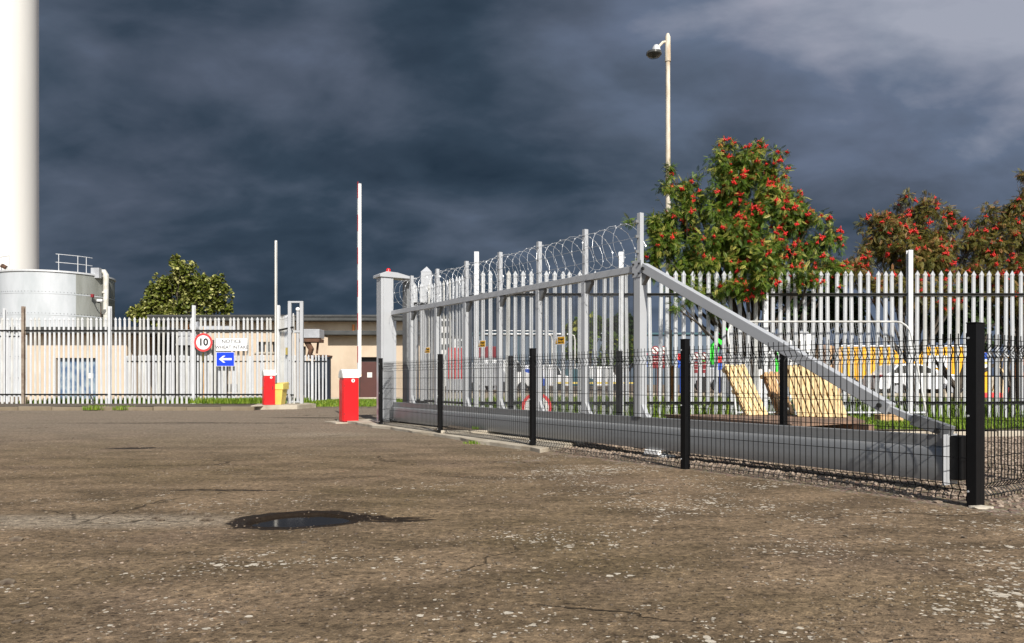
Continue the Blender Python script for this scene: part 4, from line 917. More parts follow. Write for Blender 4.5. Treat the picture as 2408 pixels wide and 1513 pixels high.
def branches(parent, base, clumps, r0, seed, name='branch', nt=3):
    rr = random.Random(seed); mb = MB(); b = Vector(base)
    for c in clumps:
        e = Vector(c[:3]); 
        mid = b.lerp(e, .5)+Vector((rr.uniform(-.15, .15), rr.uniform(-.15, .15), -.12*(e-b).length))
        mb.tube([b, b.lerp(mid, .6)+Vector((rr.uniform(-.05, .05), 0, 0)), mid, mid.lerp(e, .6)+Vector((rr.uniform(-.06, .06), 0, .04)), e], [r0, r0*.75, r0*.55, r0*.35, r0*.15], 6)
        for _ in range(nt):
            q = mid.lerp(e, rr.uniform(.3, 1)); f = e+Vector((rr.uniform(-1, 1)*c[3], rr.uniform(-1, 1)*c[4], rr.uniform(-.6, 1.0)*c[5]))
            mb.tube([q, q.lerp(f, .5)+Vector((0, 0, .05)), f], [r0*.25, r0*.16, r0*.05], 4)
    return mb.build(name, 'bark', parent, smooth=True)
RL, BL = rowan_leaf(), broad_leaf()
bmesh_ = []
for v_ in range(4):
    mb = MB(); rr = random.Random(v_)
    lobes = [Vector((rr.uniform(-.035, .035), rr.uniform(-.025, .025), rr.uniform(-.015, .015))) for _ in range(3)]+[Vector((0, 0, 0))]
    for l_ in lobes: mb.tube([(0, 0, .05), (l_.x*.5, l_.y*.5, .02), tuple(l_)], .002, 3)
    for q_ in range(44):
        l_ = lobes[q_ % 4]; c = l_+Vector((rr.gauss(0, 1), rr.gauss(0, 1), rr.gauss(0, .7))).normalized()*.022*rr.uniform(.3, 1.05); s_ = .0082
        mb.add([(c.x+p[0]*s_, c.y+p[1]*s_, c.z+p[2]*s_) for p in ico], [tuple(f) for f in icoF])
    bmesh_.append(mb.mesh('berry_cluster', M['berry'], smooth=True))
def berries(parent, pos, d, n, seed, sel=None):
    r_ = np.random.default_rng(seed); sc_ = (-d[:, 1])*1.0+d[:, 0]*.25+d[:, 2]*.25+r_.uniform(0, 1.2, len(pos))
    if sel is not None: sc_ = sc_+sel(pos)
    idx = np.argsort(-sc_)[:n*9]; r_.shuffle(idx); used = []
    for i in idx:
        if len(used) >= n: break
        p = pos[i]+np.array([0, -.05, -.02])
        if any(abs(p[0]-u[0]) < .10 and abs(p[2]-u[2]) < .09 for u in used): continue
        used.append(p); inst('berry_cluster', bmesh_[r_.integers(0, 4)], parent, tuple(Vector(p)-parent.location), (r_.uniform(-.4, .4), r_.uniform(-.4, .4), r_.uniform(0, 6)), (r_.uniform(.95, 1.9),)*3)
def clump(px, py, Y, rpx, w=None, asp=1., ry=None):
    r_ = rpx/1780*Y; p = P(px, py, Y); return (p[0], p[1], p[2], r_, ry or r_, r_*asp, w or rpx**2)
# main rowan
tr = empty('rowan_tree', (PX(1770, 15.3), 15.3, .1), 'largest rowan, dense green and full of red berries, right of the street lamp', 'tree', 'rowan trees')
CL = [clump(1722, 385, 15.3, 50), clump(1790, 392, 15.3, 50), clump(1700, 345, 15.3, 22), clump(1782, 352, 15.4, 20), clump(1750, 440, 15.1, 80), clump(1840, 460, 15.0, 62),
      clump(1640, 490, 15.2, 60), clump(1580, 450, 15.3, 34), clump(1555, 540, 15.1, 45), clump(1600, 570, 14.9, 70), clump(1680, 570, 14.9, 85), clump(1780, 560, 14.8, 95), clump(1875, 545, 14.9, 62),
      clump(1540, 620, 14.9, 36), clump(1610, 655, 14.6, 50), clump(1700, 660, 14.4, 60), clump(1830, 625, 14.6, 65), clump(1915, 600, 14.7, 58), clump(1960, 630, 14.6, 36), clump(1745, 680, 13.9, 40), clump(1650, 700, 13.9, 26), clump(1900, 655, 13.9, 34), clump(1800, 655, 13.75, 34), clump(1800, 610, 13.9, 40), clump(1870, 490, 15.0, 36), clump(1575, 400, 15.4, 14, 500), clump(1960, 665, 14.4, 34), clump(1935, 560, 14.8, 30), clump(1620, 430, 15.3, 22), clump(1690, 470, 15.0, 45), clump(1590, 725, 13.7, 12, 300), clump(1680, 725, 13.9, 22, 500)]
branches(tr, (PX(1770, 15.3), 15.3, 1.3), CL, .06, 1)
MB().tube([(PX(1772, 15.3), 15.3, 0), (PX(1768, 15.3), 15.3, .8), (PX(1770, 15.3), 15.3, 1.35)], [.11, .09, .07], 10).build('trunk', 'bark', tr, smooth=True)
CL.append(clump(1484, 521, 14.6, 8, 160))
CL = [c_[:3]+(c_[3]*1.13, c_[4]*1.13, c_[5]*1.13, c_[6]) for c_ in CL]+[clump(1712, 338, 15.3, 20), clump(1786, 345, 15.4, 16), clump(1760, 400, 15.2, 50), clump(1660, 620, 14.6, 60), clump(1760, 620, 14.5, 60), clump(1600, 500, 15.1, 45)]
cr, pos, dd_ = leaves('crown', 'rowan', RL, CL, 34000, tr, 5, shell=.25, scale=(.5, .85))
berries(tr, pos, dd_, 295, 3, lambda p: .5*(p[:, 0] > PX(1700, 15)))
# second, sparser rowan
t2 = empty('rowan_tree', (PX(2140, 17.0), 17.0, .1), 'sparser reddish rowan behind the right half of the palisade fence', 'tree', 'rowan trees')
C2 = [clump(2120, 505, 17, 42), clump(2060, 560, 17, 52), clump(2150, 560, 17, 65), clump(2215, 560, 16.8, 50), clump(2120, 620, 16.6, 72), clump(2210, 630, 16.6, 62), clump(2030, 610, 16.6, 40), clump(2240, 510, 17, 26), clump(2290, 560, 16.8, 28), clump(2045, 660, 16, 40), clump(2160, 690, 16.0, 50), clump(2118, 460, 17, 12, 160), clump(2085, 520, 17, 30), clump(2180, 500, 17, 42), clump(2270, 600, 16.8, 45), clump(2000, 640, 16.2, 34), clump(2110, 680, 16.0, 40), clump(2220, 700, 16, 40)]
branches(t2, (PX(2140, 17), 17, 1.2), C2, .05, 2)
MB().tube([(PX(2150, 17), 17, 0), (PX(2140, 17), 17, 1.25)], [.09, .06], 10).build('trunk', 'bark', t2, smooth=True)
C2 = [c_[:3]+(c_[3]*1.12, c_[4]*1.12, c_[5]*1.12, c_[6]) for c_ in C2]
cr, pos, dd_ = leaves('crown', 'rowan2', RL, C2, 14000, t2, 6, shell=.2, scale=(.5, .85))
berries(t2, pos, dd_, 135, 4)
t3 = empty('rowan_tree', (PX(2390, 17.0), 17.0, .1), 'rightmost rowan, cut off by the right edge, one thin shoot rising above it', 'tree', 'rowan trees')
C3 = [clump(2350, 520, 17, 45), clump(2410, 500, 17, 40), clump(2330, 580, 16.8, 45), clump(2400, 590, 16.8, 60), clump(2460, 540, 17, 60), clump(2345, 650, 16.4, 45), clump(2420, 660, 16.4, 60), clump(2412, 405, 17, 16, 400), clump(2405, 440, 17, 13, 260), clump(2480, 620, 16.8, 60), clump(2300, 530, 17, 26), clump(2380, 480, 17, 26), clump(2300, 630, 16.6, 40), clump(2390, 700, 16.2, 50)]
branches(t3, (PX(2395, 17), 17, 1.2), C3, .05, 3)
MB().tube([(PX(2400, 17), 17, 0), (PX(2395, 17), 17, 1.25)], [.09, .06], 10).build('trunk', 'bark', t3, smooth=True)
C3 = [c_[:3]+(c_[3]*1.12, c_[4]*1.12, c_[5]*1.12, c_[6]) for c_ in C3]
cr, pos, dd_ = leaves('crown', 'rowan2', RL, C3, 12000, t3, 7, shell=.2, scale=(.5, .85))
berries(t3, pos, dd_, 85, 5)
# hedge and rowan undersides behind the right fence, shade put into dark leaves
def bush(name, label, cat, Y, cl, n, m, seed, leaf=BL, scale=(.5, .9), shell=.4, trunk=True, group=None, r0=.07):
    c0 = cl[0]; zb = float(gz(c0[0], Y)); rt = empty(name, (c0[0], Y, zb), label, cat, group)
    branches(rt, (c0[0], Y, zb+.5), cl, r0, seed, nt=2)
    if trunk: MB().tube([(c0[0], Y, zb-.05), (c0[0], Y, zb+.6)], [r0*1.5, r0*1.1], 8).build('trunk', 'bark', rt, smooth=True)
    leaves('crown', m, leaf, cl, n, rt, seed, .2, scale, shell); return rt
bush('dark_foliage', 'dark hedge and shaded rowan foliage behind the tall palisade above the white site cabins', 'tree', 19., [clump(1880, 740, 19, 60), clump(1800, 700, 19, 50), clump(1950, 720, 19, 55), clump(2010, 740, 19, 50), clump(1850, 680, 19, 40)], 5200, 'darkleaf', 11)
bush('dark_foliage', 'dark hedge and shaded rowan foliage behind the right end of the palisade, above the yellow trailer', 'tree', 20., [clump(2250, 735, 20, 70), clump(2160, 720, 20, 55), clump(2340, 730, 20, 65), clump(2420, 730, 20, 60), clump(2290, 690, 20, 45), clump(2380, 690, 20, 40), clump(2200, 760, 20, 40)], 7500, 'darkleaf', 12)
bush('dark_foliage', 'darkest hedge and shaded foliage low behind the fence at the right edge', 'tree', 23., [clump(2380, 790, 23, 45), clump(2440, 790, 23, 60), clump(2310, 800, 23, 30)], 2600, 'darkleaf', 13)
# sycamore behind the left buildings
CS = [clump(425, 640, 50, 38), clump(405, 690, 50, 60), clump(470, 690, 50, 55), clump(515, 680, 50, 28), clump(500, 655, 50, 24), clump(360, 715, 50, 42), clump(430, 740, 50, 65), clump(510, 730, 50, 32), clump(318, 730, 50, 17, 400), clump(375, 665, 50, 22), clump(415, 610, 50, 14, 260), clump(350, 750, 50, 45), clump(480, 760, 50, 55)]
ts = empty('sycamore_tree', (CS[0][0], 50, -.15), 'sunlit olive green sycamore rising behind the left fence and flat roofs', 'tree')
branches(ts, (CS[0][0], 50, 2.5), CS, .14, 21, nt=4); MB().tube([(CS[0][0], 50, -.2), (CS[0][0], 50, 2.6)], [.3, .2], 10).build('trunk', 'bark', ts, smooth=True)
leaves('crown', 'sycamore', BL, CS, 13000, ts, 22, .1, (.9, 1.6), .45)
# trees seen far off through the gate mesh
bush('tree', 'green tree far off, seen through the gate mesh left of the main upright', 'tree', 62, [clump(1380, 790, 62, 34), clump(1350, 770, 62, 22), clump(1400, 760, 62, 20), clump(1365, 820, 62, 34)], 2600, 'rowan', 31, scale=(2, 3), r0=.2, group='far trees')
bush('tree', 'yellow green bush far off, seen through the gate mesh beside the main upright', 'tree', 55, [clump(1450, 820, 55, 34), clump(1485, 800, 55, 28), clump(1430, 860, 55, 28), clump(1490, 850, 55, 24)], 2600, 'bushleaf', 32, scale=(1.6, 2.6), r0=.2, group='far trees')
bush('tree', 'tall dark tree far off behind the yellow green bush', 'tree', 64, [clump(1440, 770, 64, 28), clump(1470, 760, 64, 22), clump(1495, 780, 64, 24)], 1800, 'darkleaf', 33, scale=(2, 3), r0=.2, group='far trees')

# ------------------------------------------------------------------ temporary site fence panel
hp = empty('temporary_fence_panel', (3.96, 13.4, .14), 'round cornered steel site fence panel leaning on the palisade behind the pallets', 'fence panel')
A0 = Vector((PX(1708, 14.0), 13.35, .15)); Wd = Vector((3.36, 0, 0)); Ud = Vector((0, .62, 1.76))
def hpnt(u, v): return A0+Wd*u+Ud*v
c = .07; pts = [hpnt(0, 0), hpnt(0, .86)]+[hpnt(c-c*math.cos(a_), .86+.14*math.sin(a_)) for a_ in (.4, .8, 1.2)]+[hpnt(c, 1), hpnt(1-c, 1)]+[hpnt(1-c+c*math.sin(a_), .86+.14*math.cos(a_)) for a_ in (.4, .8, 1.2)]+[hpnt(1, .86), hpnt(1, 0)]
MB().tube(pts, .018, 8).build('frame_tube', 'galv_old', hp, smooth=True)
MB().tube([hpnt(0.006, .06), hpnt(.994, .06)], .018, 8).build('bottom_tube', 'galv', hp)
mb = MB(); u_ = .02
while u_ < .99: mb.tube([hpnt(u_, .06), hpnt(u_, .995)], .0016, 4); u_ += .012
for v_ in (.2, .4, .6, .8): mb.tube([hpnt(0, v_), hpnt(1, v_)], .0016, 4)
tag(mb.build('wire_infill', 'mesh', hp), kind='stuff')

# ------------------------------------------------------------------ timber platform and leaning pallets
pf0 = Vector((3.475, 9.40, 0)); e1, e2 = Vector((-.36, .933, 0)), Vector((.933, .36, 0))
pfm = empty('timber_platform', pf0, 'low brown timber platform under the leaning pallets', 'platform')
q = [pf0, Vector((4.78, 10.25, 0)), Vector((5.25, 11.9, 0)), pf0+e1*2.9]; mb = MB(); mb.add([p+Vector((0, 0, .25)) for p in q]+[p+Vector((0, 0, .285)) for p in q], [(3, 2, 1, 0), (4, 5, 6, 7), (0, 1, 5, 4), (1, 2, 6, 5), (2, 3, 7, 6), (3, 0, 4, 7)]); mb.build('deck_sheet', 'ply', pfm)
for t in (.06, 1.35):
    MB().bar(pf0+e2*t+e1*.05+Vector((0, 0, .20)), pf0+e2*t+e1*2.85+Vector((0, 0, .20)), .09, .095).build('bearer', 'ply', pfm)
for t in (.25, 1.4, 2.6):
    for s_ in (.1, 1.3): 
        c_ = pf0+e2*s_+e1*t; zg = float(gz(c_.x, c_.y)); MB().box((c_.x, c_.y, (zg+.15)/2-.02), (.12, .12, max(.06, .15-zg+.03)), .37).build('block', 'wood_b', pfm)
def pallet(BLp, BRp, TLp, nb, m, label, gap=.18):
    BLp, BRp, TLp = map(Vector, (BLp, BRp, TLp)); Wv = BRp-BLp; wl = Wv.length; Wv.normalize(); Uv = TLp-BLp; Uv -= Wv*Uv.dot(Wv)*.0; hl = Uv.length; Uv.normalize()
    N_ = Wv.cross(Uv).normalized()                                          # faces the camera when negative y
    if N_.y > 0: N_ = -N_
    rt = empty('pallet', BLp, label, 'pallet', 'pallets leaning on the timber platform')
    bw = wl/nb
    for i in range(nb):
        j = random.uniform(-.004, .004); a_ = i*bw+bw*gap/2; b_ = (i+1)*bw-bw*gap/2; e_ = random.uniform(-.008, .008)
        MB().prism([(0, 0), (b_-a_, 0), (b_-a_, 1), (0, 1)], BLp+Wv*(a_+j)+N_*.001, Wv, Uv*(hl+e_), N_, .018).build('board', m, rt, bevel=.002)
        MB().prism([(0, 0), (b_-a_, 0), (b_-a_, 1), (0, 1)], BLp+Wv*(a_+bw*.5)-N_*.115, Wv, Uv*(hl+e_), N_, .018).build('back_board', m, rt) if i < nb-1 else None
    for v_ in (0.02, .47, .90):
        MB().prism([(0, 0), (wl-.01, 0), (wl-.01, .07*hl), (0, .07*hl)], BLp+Uv*(v_*hl)+Wv*.005-N_*.095, Wv, Uv, N_, .094).build('stringer', m, rt)
    return rt
pallet((3.60, 11.60, .286), (3.98, 11.75, .286), (3.34, 11.95, 1.07), 4, 'wood', 'leftmost pale yellow pallet leaning on the platform, four boards wide', .26)
pallet((4.24, 12.0, .286), (4.56, 12.2, .286), (4.08, 12.3, .96), 3, 'wood_b', 'orange brown pallet between the two pale ones', .30)
pallet((4.24, 11.25, .286), (4.86, 10.92, .286), (4.15, 11.72, 1.06), 8, 'wood', 'largest pale pallet at the right end of the platform, eight boards wide', .26)
MB()
cbm = MB().box((PX(2090, 13.2), 13.2, .17), (.42, .2, .13), .1).build('rubble_block', 'wood_b', bevel=.01); tag(cbm, 'pinkish block lying in the grass under the site fence panel', 'block')

# ------------------------------------------------------------------ yard beyond the fence
# large round sign standing on the ground behind the gate
sx, Yg = PX(1262, 13.7), 13.7
bs = empty('round_sign', (sx, Yg, .0), 'large round white sign with a red ring standing on the ground behind the gate', 'sign')
disc((sx, .33), .275, Yg-.002, .006, 'plate', 'white_dirty', bs); disc((sx, .33), .275, Yg-.0085, .002, 'ring', 'red_sign', bs, r_in=.22)
text_mb('5', .30, 'ink', 'numeral', bs, rot_txt((0.03, -.012, .33)), bold=.005)
# white car
YCc = 35.; cx0, cx1 = PX(2066, YCc), PX(2290, YCc); czb = .11
car = empty('parked_car', ((cx0+cx1)/2, YCc, czb), 'white hatchback car parked in front of the yellow trailer, facing right', 'car')
Lc = cx1-cx0
side = [(0, .32), (.02, .75), (.05, .95), (.16, 1.02), (.28, 1.40), (.40, 1.47), (.62, 1.45), (.80, 1.30), (1.02, 1.00), (1.30, .92), (1.40, .80), (1.43, .45), (1.42, .28), (1.26, .28), (1.245, .45), (1.18, .56), (1.09, .56), (1.02, .45), (1.005, .28), (.42, .28), (.405, .45), (.34, .56), (.25, .56), (.18, .45), (.165, .28), (.03, .28)]
kx = Lc/1.43
body = [(x_*kx, z_) for x_, z_ in side]
MB().prism(body, (cx0, YCc+1.75, czb), (1, 0, 0), (0, 0, 1), (0, -1, 0), 1.75).build('body', 'car', car, bevel=.04)
gl = [(.20*kx, 1.03), (.30*kx, 1.36), (.55*kx, 1.39), (.55*kx, 1.03)]; gl2 = [(.57*kx, 1.03), (.57*kx, 1.39), (.64*kx, 1.38), (.80*kx, 1.22), (.93*kx, 1.03)]
for p_ in (gl, gl2): MB().prism(p_, (cx0, YCc-.001, czb), (1, 0, 0), (0, 0, 1), (0, -1, 0), .006).build('side_window', 'glass', car)
for x_ in (.295, 1.135):
    for yy in (YCc+.02, YCc+1.55):
        wh = MB().tube([(cx0+x_*kx, yy, czb+.30), (cx0+x_*kx, yy+.18, czb+.30)], .30, 20).build('wheel', 'tyre', car)
        MB().tube([(cx0+x_*kx, yy-.004, czb+.30), (cx0+x_*kx, yy+.01, czb+.30)], .19, 16).build('rim', 'duct', wh)
MB().box((cx0+.02, YCc+.25, czb+.86), (.12, .4, .16)).build('tail_light', 'red_dark', car, bevel=.02); MB().box((cx0+.16, YCc+.0, czb+.9), (.22, .03, .12)).build('tail_light', 'red_dark', car, bevel=.01)
MB().box((cx0+.86*kx, YCc-.09, czb+1.05), (.14, .16, .12)).build('wing_mirror', 'car', car, bevel=.03)
# yellow trailer
Yy = 39.; yt = empty('yellow_trailer', (PX(2130, Yy), Yy, .1), 'yellow slab sided trailer parked behind the white car', 'trailer')
yx0, yx1 = PX(1972, Yy), PX(2292, Yy); zt, zl = PZ(815, Yy), PZ(866, Yy)
MB().box(((yx0+yx1)/2, Yy+1.2, (zt+.75)/2), (yx1-yx0, 2.4, zt-.75)).build('body', 'yellow_steel', yt, bevel=.03)
x = yx0+.3
while x < yx1: MB().box((x, Yy-.015, (zt+.75)/2), (.07, .03, zt-.9)).build('rib', 'yellow_steel', yt); x += .62
MB().box(((yx0+yx1)/2, Yy+1.2, zt+.03), (yx1-yx0+.1, 2.5, .06)).build('top_rail', 'white', yt)
MB().box((PX(2203, Yy), Yy-.045, PZ(851, Yy)), (1.0, .02, .62)).build('panel', 'white', yt)
for px in (2000, 2045, 2250): MB().tube([(PX(px, Yy), Yy, .55), (PX(px, Yy), Yy+.3, .55)], .45, 16).build('wheel', 'tyre', yt)
MB().box(((yx0+yx1)/2, Yy+1.2, .62), (yx1-yx0-.2, 2.0, .2)).build('chassis', 'dark', yt)
# brown timber stack left of it
ws = empty('timber_stack', (PX(1940, 38), 38, .1), 'brown stacked timber between the cabins and the yellow trailer', 'timber')
for i in range(5): MB().box((PX(1925+i*11, 38), 38, 1.35-.03*i), (.2, .5, 2.5)).build('plank', 'ply' if i % 2 else 'wood_b', ws, bevel=.01)
# site cabins
def cabin(px0, px1, Y, pyt, label):
    x0, x1 = PX(px0, Y), PX(px1, Y); zt = PZ(pyt, Y); rt = empty('site_cabin', ((x0+x1)/2, Y, .1), label, 'cabin', 'white site cabins')
    MB().box(((x0+x1)/2, Y+1.2, (zt+.12)/2), (x1-x0, 2.4, zt-.12)).build('wall', 'white', rt, bevel=.02)
    MB().box(((x0+x1)/2, Y+1.2, zt+.03), (x1-x0+.12, 2.5, .07)).build('roof', 'duct', rt)
    n_ = int((x1-x0)/.45)
    for i in range(1, n_): MB().box((x0+(x1-x0)*i/n_, Y-.01, (zt+.2)/2), (.035, .02, zt-.3)).build('panel_rib', 'white_dirty', rt)
    return rt
c1 = cabin(1752, 1862, 26., 797, 'left white site cabin seen above the pallets')
MB().box((PX(1835, 26), 25.975, PZ(860, 26)), (.35, .02, .9)).build('door_sign', 'green_machine', c1); MB().box((PX(1800, 26), 25.975, PZ(850, 26)), (.6, .02, .5)).build('window', 'glass', c1)
c2 = cabin(1868, 1915, 27., 783, 'narrow taller white site cabin right of the other cabin'); MB().box((PX(1893, 27), 26.975, PZ(845, 27)), (.25, .02, .5)).build('window', 'glass', c2)
# green telehandler with raised boom
gm = empty('green_lift', (PX(1670, 45), 45, .1), 'lime green boom lift with its arm raised, left of the cabins', 'lift')
MB().bar(P(1655, 858, 45), P(1682, 812, 45), .5, .42).build('lower_boom', 'green_machine', gm, bevel=.02); MB().bar(P(1676, 858, 44.8), P(1684, 812, 44.8), .45, .3).build('lift_strut', 'green_machine', gm, bevel=.02)
MB().bar(P(1680, 818, 44.9), P(1712, 768, 44.9), .42, .42).build('upper_boom', 'green_machine', gm, bevel=.02); MB().bar(P(1709, 772, 45), P(1717, 752, 45), .22, .22).build('fly_boom', 'green_machine', gm, bevel=.02)
MB().box((PX(1668, 45), 45.5, 1.05), (2.0, 1.6, 1.0)).build('chassis', 'duct', gm, bevel=.05)
for px in (1650, 1688): MB().tube([(PX(px, 45), 44.6, .55), (PX(px, 45), 45.0, .55)], .45, 18).build('wheel', 'tyre', gm)
MB().box((PX(1720, 45), 45, PZ(755, 45)), (.6, .5, .3)).build('basket', 'white', gm, bevel=.02)
# prohibition signs with dark red plates
for i, (px, Y, lab) in enumerate(((1541, 27, 'leftmost of four round prohibition signs above shade-darkened red plates beyond the palisade'), (1559, 27, 'second from left of four prohibition signs, by the street lamp foot'), (1637, 29, 'third from left of four prohibition signs, right of the street lamp'), (1655, 29, 'rightmost of four prohibition signs beside the green lift'))):
    rt = empty('prohibition_sign', (PX(px, Y), Y, .1), lab, 'sign', 'prohibition signs'); x_, z_ = PX(px, Y), PZ(824 if i < 2 else 838, Y); r_ = .155
    disc((x_, z_), r_, Y-.002, .006, 'plate', 'white_dirty', rt, 24); disc((x_, z_), r_, Y-.0085, .002, 'ring', 'red_dark', rt, 24, r_in=.115)
    MB().bar((x_-.09, Y-.0105, z_+.09), (x_+.09, Y-.0105, z_-.09), .002, .045).build('slash', 'red_dark', rt)
    MB().box((x_, Y-.004, z_-r_-.27), (.30, .008, .44)).build('text_plate', 'red_dark', rt)
    for k_ in range(3): MB().box((x_, Y-.0095, z_-r_-.15-.1*k_), (.18, .002, .014)).build('lettering_line', 'white_dirty', rt)
    MB().box((x_+.08, Y+.03, (z_)/2+.05), (.05, .04, z_-.1)).build('post', 'brown_door', rt)
# red and blue barrier boards, cones and blocks
for i, (px, py, Y, w_) in enumerate(((1514, 838, 34, .3), (1600, 840, 34, .3), (1693, 846, 36, .55), (1711, 846, 36, .25))):
    rt = empty('barrier_board', (PX(px, Y), Y, .1), ['red and blue board on a blue stand, left of the prohibition signs', 'red and blue board on a blue stand between the two pairs of prohibition signs', 'wide red and blue board left of the cabins, right of the green lift', 'narrow red and blue board nearest the cabins'][i], 'board', 'red and blue boards')
    MB().box((PX(px, Y), Y, PZ(py, Y)), (w_, .05, .30)).build('red_band', 'red', rt); MB().box((PX(px, Y), Y, PZ(py, Y)-.325), (w_, .05, .34)).build('blue_band', 'blue', rt)
    MB().box((PX(px, Y), Y+.03, (PZ(py, Y)-.5)/2+.05), (.07, .05, PZ(py, Y)-.6)).build('stand', 'blue', rt)
# things right of the nearest black post
Y = 33.
yp = empty('banded_post', (PX(2318, Y), Y, .1), 'yellow post with blue and white bands right of the nearest black fence post', 'post')
for z0_, z1_, m in ((.1, 1.35, 'yellow_steel'), (1.352, 1.50, 'white'), (1.502, 1.60, 'yellow'), (1.602, 1.72, 'white'), (1.722, 2.02, 'blue'), (2.022, 2.25, 'yellow_steel')): MB().box((PX(2318, Y), Y, (z0_+z1_)/2), (.18, .12, z1_-z0_)).build('band', m, yp)
for px, py, Yb, lab in ((2330, 931, 32, 'pink red plastic block on the kerb, nearer of two'), (2366, 918, 34, 'pink red plastic block further back, right of the other')):
    tag(MB().box((PX(px, Yb), Yb, PZ(py, Yb)), (.75 if px < 2350 else .25, .4, .26)).build('plastic_block', 'red_sign', bevel=.02), lab, 'block')
ea = empty('trestle', (PX(2350, 33), 33, .1), 'pale timber trestle beyond the fence at the right edge', 'trestle')
for a_, b_ in (((2335, 920), (2358, 835)), ((2350, 860), (2375, 905)), ((2362, 850), (2357, 925))): MB().bar(P(a_[0], a_[1], 33), P(b_[0], b_[1], 33), .09, .05).build('leg', 'wood', ea)
MB().bar(P(2352, 838, 33), P(2384, 836, 33), .07, .07).build('top_bar', 'white', ea)
og = empty('orange_barrier', (PX(2430, 36), 36, .1), 'orange and yellow barrier at the right edge behind the palisade', 'barrier')
MB().box((PX(2430, 36), 36, 1.35), (1.9, .3, .9)).build('panel', 'orange', og, bevel=.02); MB().box((PX(2430, 36), 36, 1.90), (2.2, .35, .18)).build('top_rail', 'yellow_steel', og); 
for s_ in (-.7, .7): MB().box((PX(2430, 36)+s_, 36, .55), (.15, .3, .8)).build('leg', 'dark', og)
wl = MB().box((PX(2250, 41.6), 42.2, .55), (18, .3, .9)); tag(wl.build('boundary_wall', 'concrete'), 'low grey boundary wall behind the yellow trailer', 'wall')
# road kerb in front of the car, weedy
mb = MB().box((9.5, 32.6, .14), (26, .25, .22)); tag(mb.build('road_kerb', 'concrete'), kind='structure')

# distant shed, pipe bridge, white works, red containers
Yd = 110.; sh = empty('far_shed', (PX(1440, Yd), Yd, .05), 'wide blue grey shed on the far side of the yard', 'building')
zr_ = PZ(787, Yd); MB().box((PX(1420, Yd), Yd+10, zr_/2), (PX(1740, Yd)-PX(1120, Yd), 20, zr_)).build('wall', 'shed', sh)
MB().box((PX(1420, Yd), Yd-.05, zr_+.12), (PX(1740, Yd)-PX(1120, Yd), .5, .26)).build('gutter', 'teal', sh)
for k_ in range(14): MB().box((PX(1130+k_*45, Yd), Yd-.02, zr_/2), (.12, .04, zr_-.3)).build('cladding_joint', 'teal', sh)
pb_ = empty('pipe_bridge', (PX(1300, 70), 70, .05), 'long thin white pipe carried across the far yard on slim posts', 'pipe')
MB().tube([P(1140, 786, 70), P(1500, 786, 70)], .08, 8).build('pipe', 'white', pb_)
MB().tube([P(1140, 778, 70), P(1300, 779, 70)], .05, 8).build('pipe', 'white', pb_)
for px in (1150, 1230, 1305, 1372, 1440, 1495): MB().tube([P(px, 905, 70), P(px, 786, 70)], .06, 8).build('post', 'white_dirty', pb_)
for px, lab in ((1298, 'left one of two small double armed lamps beyond the gate mesh'), (1352, 'right one of two small double armed lamps beyond the gate mesh')):
    sl = empty('yard_lamp', (PX(px, 58), 58, .05), lab, 'street lamp', 'yard lamps'); MB().tube([P(px, 905, 58), P(px, 800, 58), P(px-2, 790, 58), P(px-10, 786, 58)], .06, 8).build('post', 'white_dirty', sl, smooth=True); MB().box(P(px-13, 786, 58), (.4, .2, .1)).build('head', 'white', sl)
def block_building(name, label, px0, px1, py0, py1, Y, nx_, nz_, m='white', depth=6):
    x0, x1, z0, z1 = PX(px0, Y), PX(px1, Y), .0, PZ(py0, Y); rt = empty(name, ((x0+x1)/2, Y, .05), label, 'building')
    MB().box(((x0+x1)/2, Y+depth/2, z1/2), (x1-x0, depth, z1)).build('wall', m, rt, bevel=.03); MB().box(((x0+x1)/2, Y+depth/2, z1+.12), (x1-x0+.3, depth+.3, .24)).build('roof', 'fascia', rt)
    zl_ = PZ(py1, Y)
    for i in range(nx_):
        for j in range(nz_):
            x_ = x0+(x1-x0)*(i+.5)/nx_; z_ = zl_+(z1-zl_)*(j+.5)/nz_; MB().box((x_, Y-.02, z_), ((x1-x0)/nx_*.5, .05, (z1-zl_)/nz_*.45)).build('window', 'glass', rt)
    return rt
block_building('white_works', 'narrow white works building with dark windows seen left of the square gate post', 975, 994, 738, 830, 90, 2, 4)
block_building('white_works', 'stepped white works building seen through the gate mesh right of the square gate post', 1036, 1060, 748, 830, 95, 3, 3)
block_building('white_works', 'lower white works building above the red container', 1062, 1098, 795, 850, 92, 4, 2)
for px0, px1, py0, py1, Y, lab in ((1052, 1100, 818, 892, 60, 'red shipping container far off below the white works'), (1122, 1166, 815, 842, 62, 'dark red container far off behind the square palisade post')):
    rt = empty('shipping_container', (PX((px0+px1)/2, Y), Y, .05), lab, 'container', 'far containers'); z1 = PZ(py0, Y); z0_ = max(PZ(py1, Y), .05)
    MB().box((PX((px0+px1)/2, Y), Y+1.2, (z0_+z1)/2), (PX(px1, Y)-PX(px0, Y), 2.4, z1-z0_)).build('body', 'red' if px0 < 1100 else 'red_dark', rt, bevel=.03)
    for k_ in range(9): MB().box((PX(px0+(px1-px0)*(k_+.5)/9, Y), Y-.015, (z0_+z1)/2), (.08, .03, (z1-z0_)*.9)).build('rib', 'red' if px0 < 1100 else 'red_dark', rt)
    if z0_ > .3: MB().box((PX((px0+px1)/2, Y), Y+1.2, z0_/2), (PX(px1, Y)-PX(px0, Y), 2.4, z0_-.02)).build('container_below', 'duct', rt)
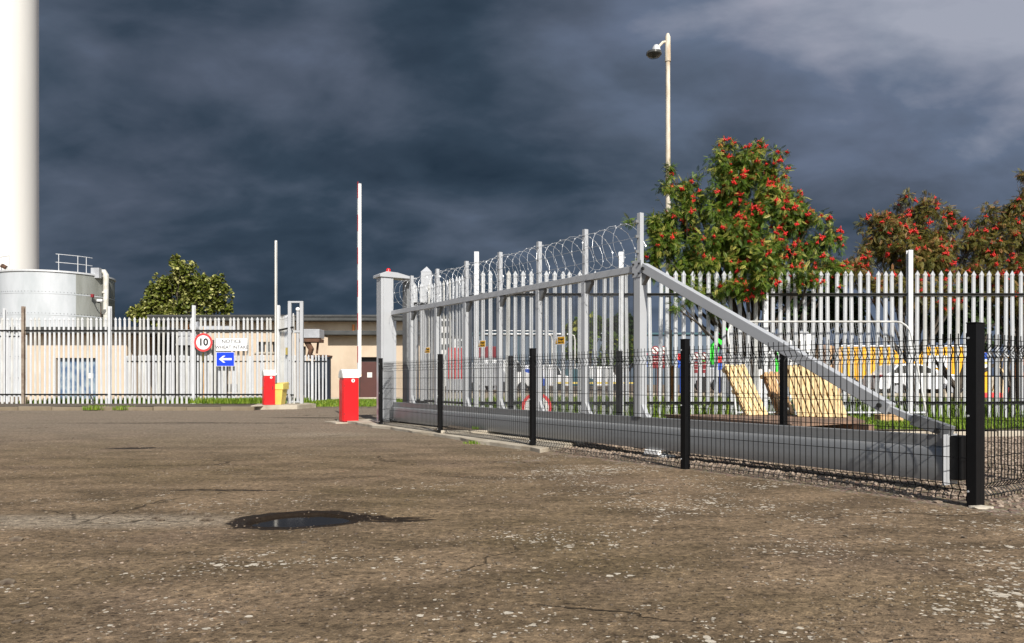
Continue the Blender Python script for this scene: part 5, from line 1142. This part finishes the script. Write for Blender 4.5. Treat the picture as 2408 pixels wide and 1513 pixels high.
# parked vans and skips at the far side, yellow guard rail
for i, (px, w_, h_, m, lab) in enumerate(((1150, 1.9, 1.9, 'duct', 'pale blue grey van far off below the dark red container'), (1190, 2.2, 2.1, 'white', 'white van far off, left of the yellow guard rail'), (1235, 1.8, 1.5, 'blue', 'blue van far off behind the large round sign'), (1285, 2.0, 1.8, 'white', 'second white van far off, right of the blue van'), (1345, 1.9, 1.5, 'teal', 'teal van far off under the green tree'), (1410, 2.0, 1.7, 'white', 'third white van far off, beside the yellow green bush'))):
    Y = 50+i*.6; x_ = PX(px, Y); rt = empty('parked_van', (x_, Y, .05), lab, 'van', 'vans at the far side of the yard')
    prof = [(0, .35), (0, h_*.95), (.1, h_), (.72, h_), (.86, h_*.62), (1, h_*.55), (1, .35)]
    MB().prism([(a_*w_*1.6-w_*.8, b_) for a_, b_ in prof], (x_, Y+1.6, .05), (1, 0, 0), (0, 0, 1), (0, -1, 0), 1.6).build('body', m, rt, bevel=.05)
    MB().prism([(w_*.38, h_*.62), (w_*.38, h_*.92), (w_*.50, h_*.92), (w_*.60, h_*.62)], (x_-.2, Y-.001, .05), (1, 0, 0), (0, 0, 1), (0, -1, 0), .01).build('side_window', 'glass', rt)
    for s_ in (-.5, .5): MB().tube([(x_+s_*w_, Y-.01, .38), (x_+s_*w_, Y+.2, .38)], .32, 14).build('wheel', 'tyre', rt)
gr_ = empty('guard_rail', (PX(1400, 38), 38, .08), 'yellow topped guard rail across the far yard behind the gate mesh', 'guard rail')
MB().box((PX(1400, 38), 38, PZ(901, 38)), (PX(1500, 38)-PX(1300, 38), .06, .09)).build('top_rail', 'yellow', gr_)
for px in range(1305, 1500, 19): MB().box((PX(px, 38), 38.04, .33), (.06, .05, .62)).build('post', 'yellow' if px % 2 else 'white_dirty', gr_)
# white notice board on a post
nb = empty('notice_board', (PX(1431, 30), 30, .05), 'small white board on a thin post beyond the gate, left of the main upright', 'board')
MB().box((PX(1431, 30), 30, PZ(880, 30)), (.18, .03, .36)).build('board', 'white', nb); MB().tube([(PX(1431, 30), 30.03, .05), (PX(1431, 30), 30.03, .95)], .02, 6).build('post', 'galv', nb)
grass('rough_ground_cover', 9000, lambda n: U(-2, 16, n), lambda n: U(16.3, 31, n), lambda x, y: gz(x, y), .04, .22, 'rough grass and weeds in the yard beyond the palisade', wid=.012)
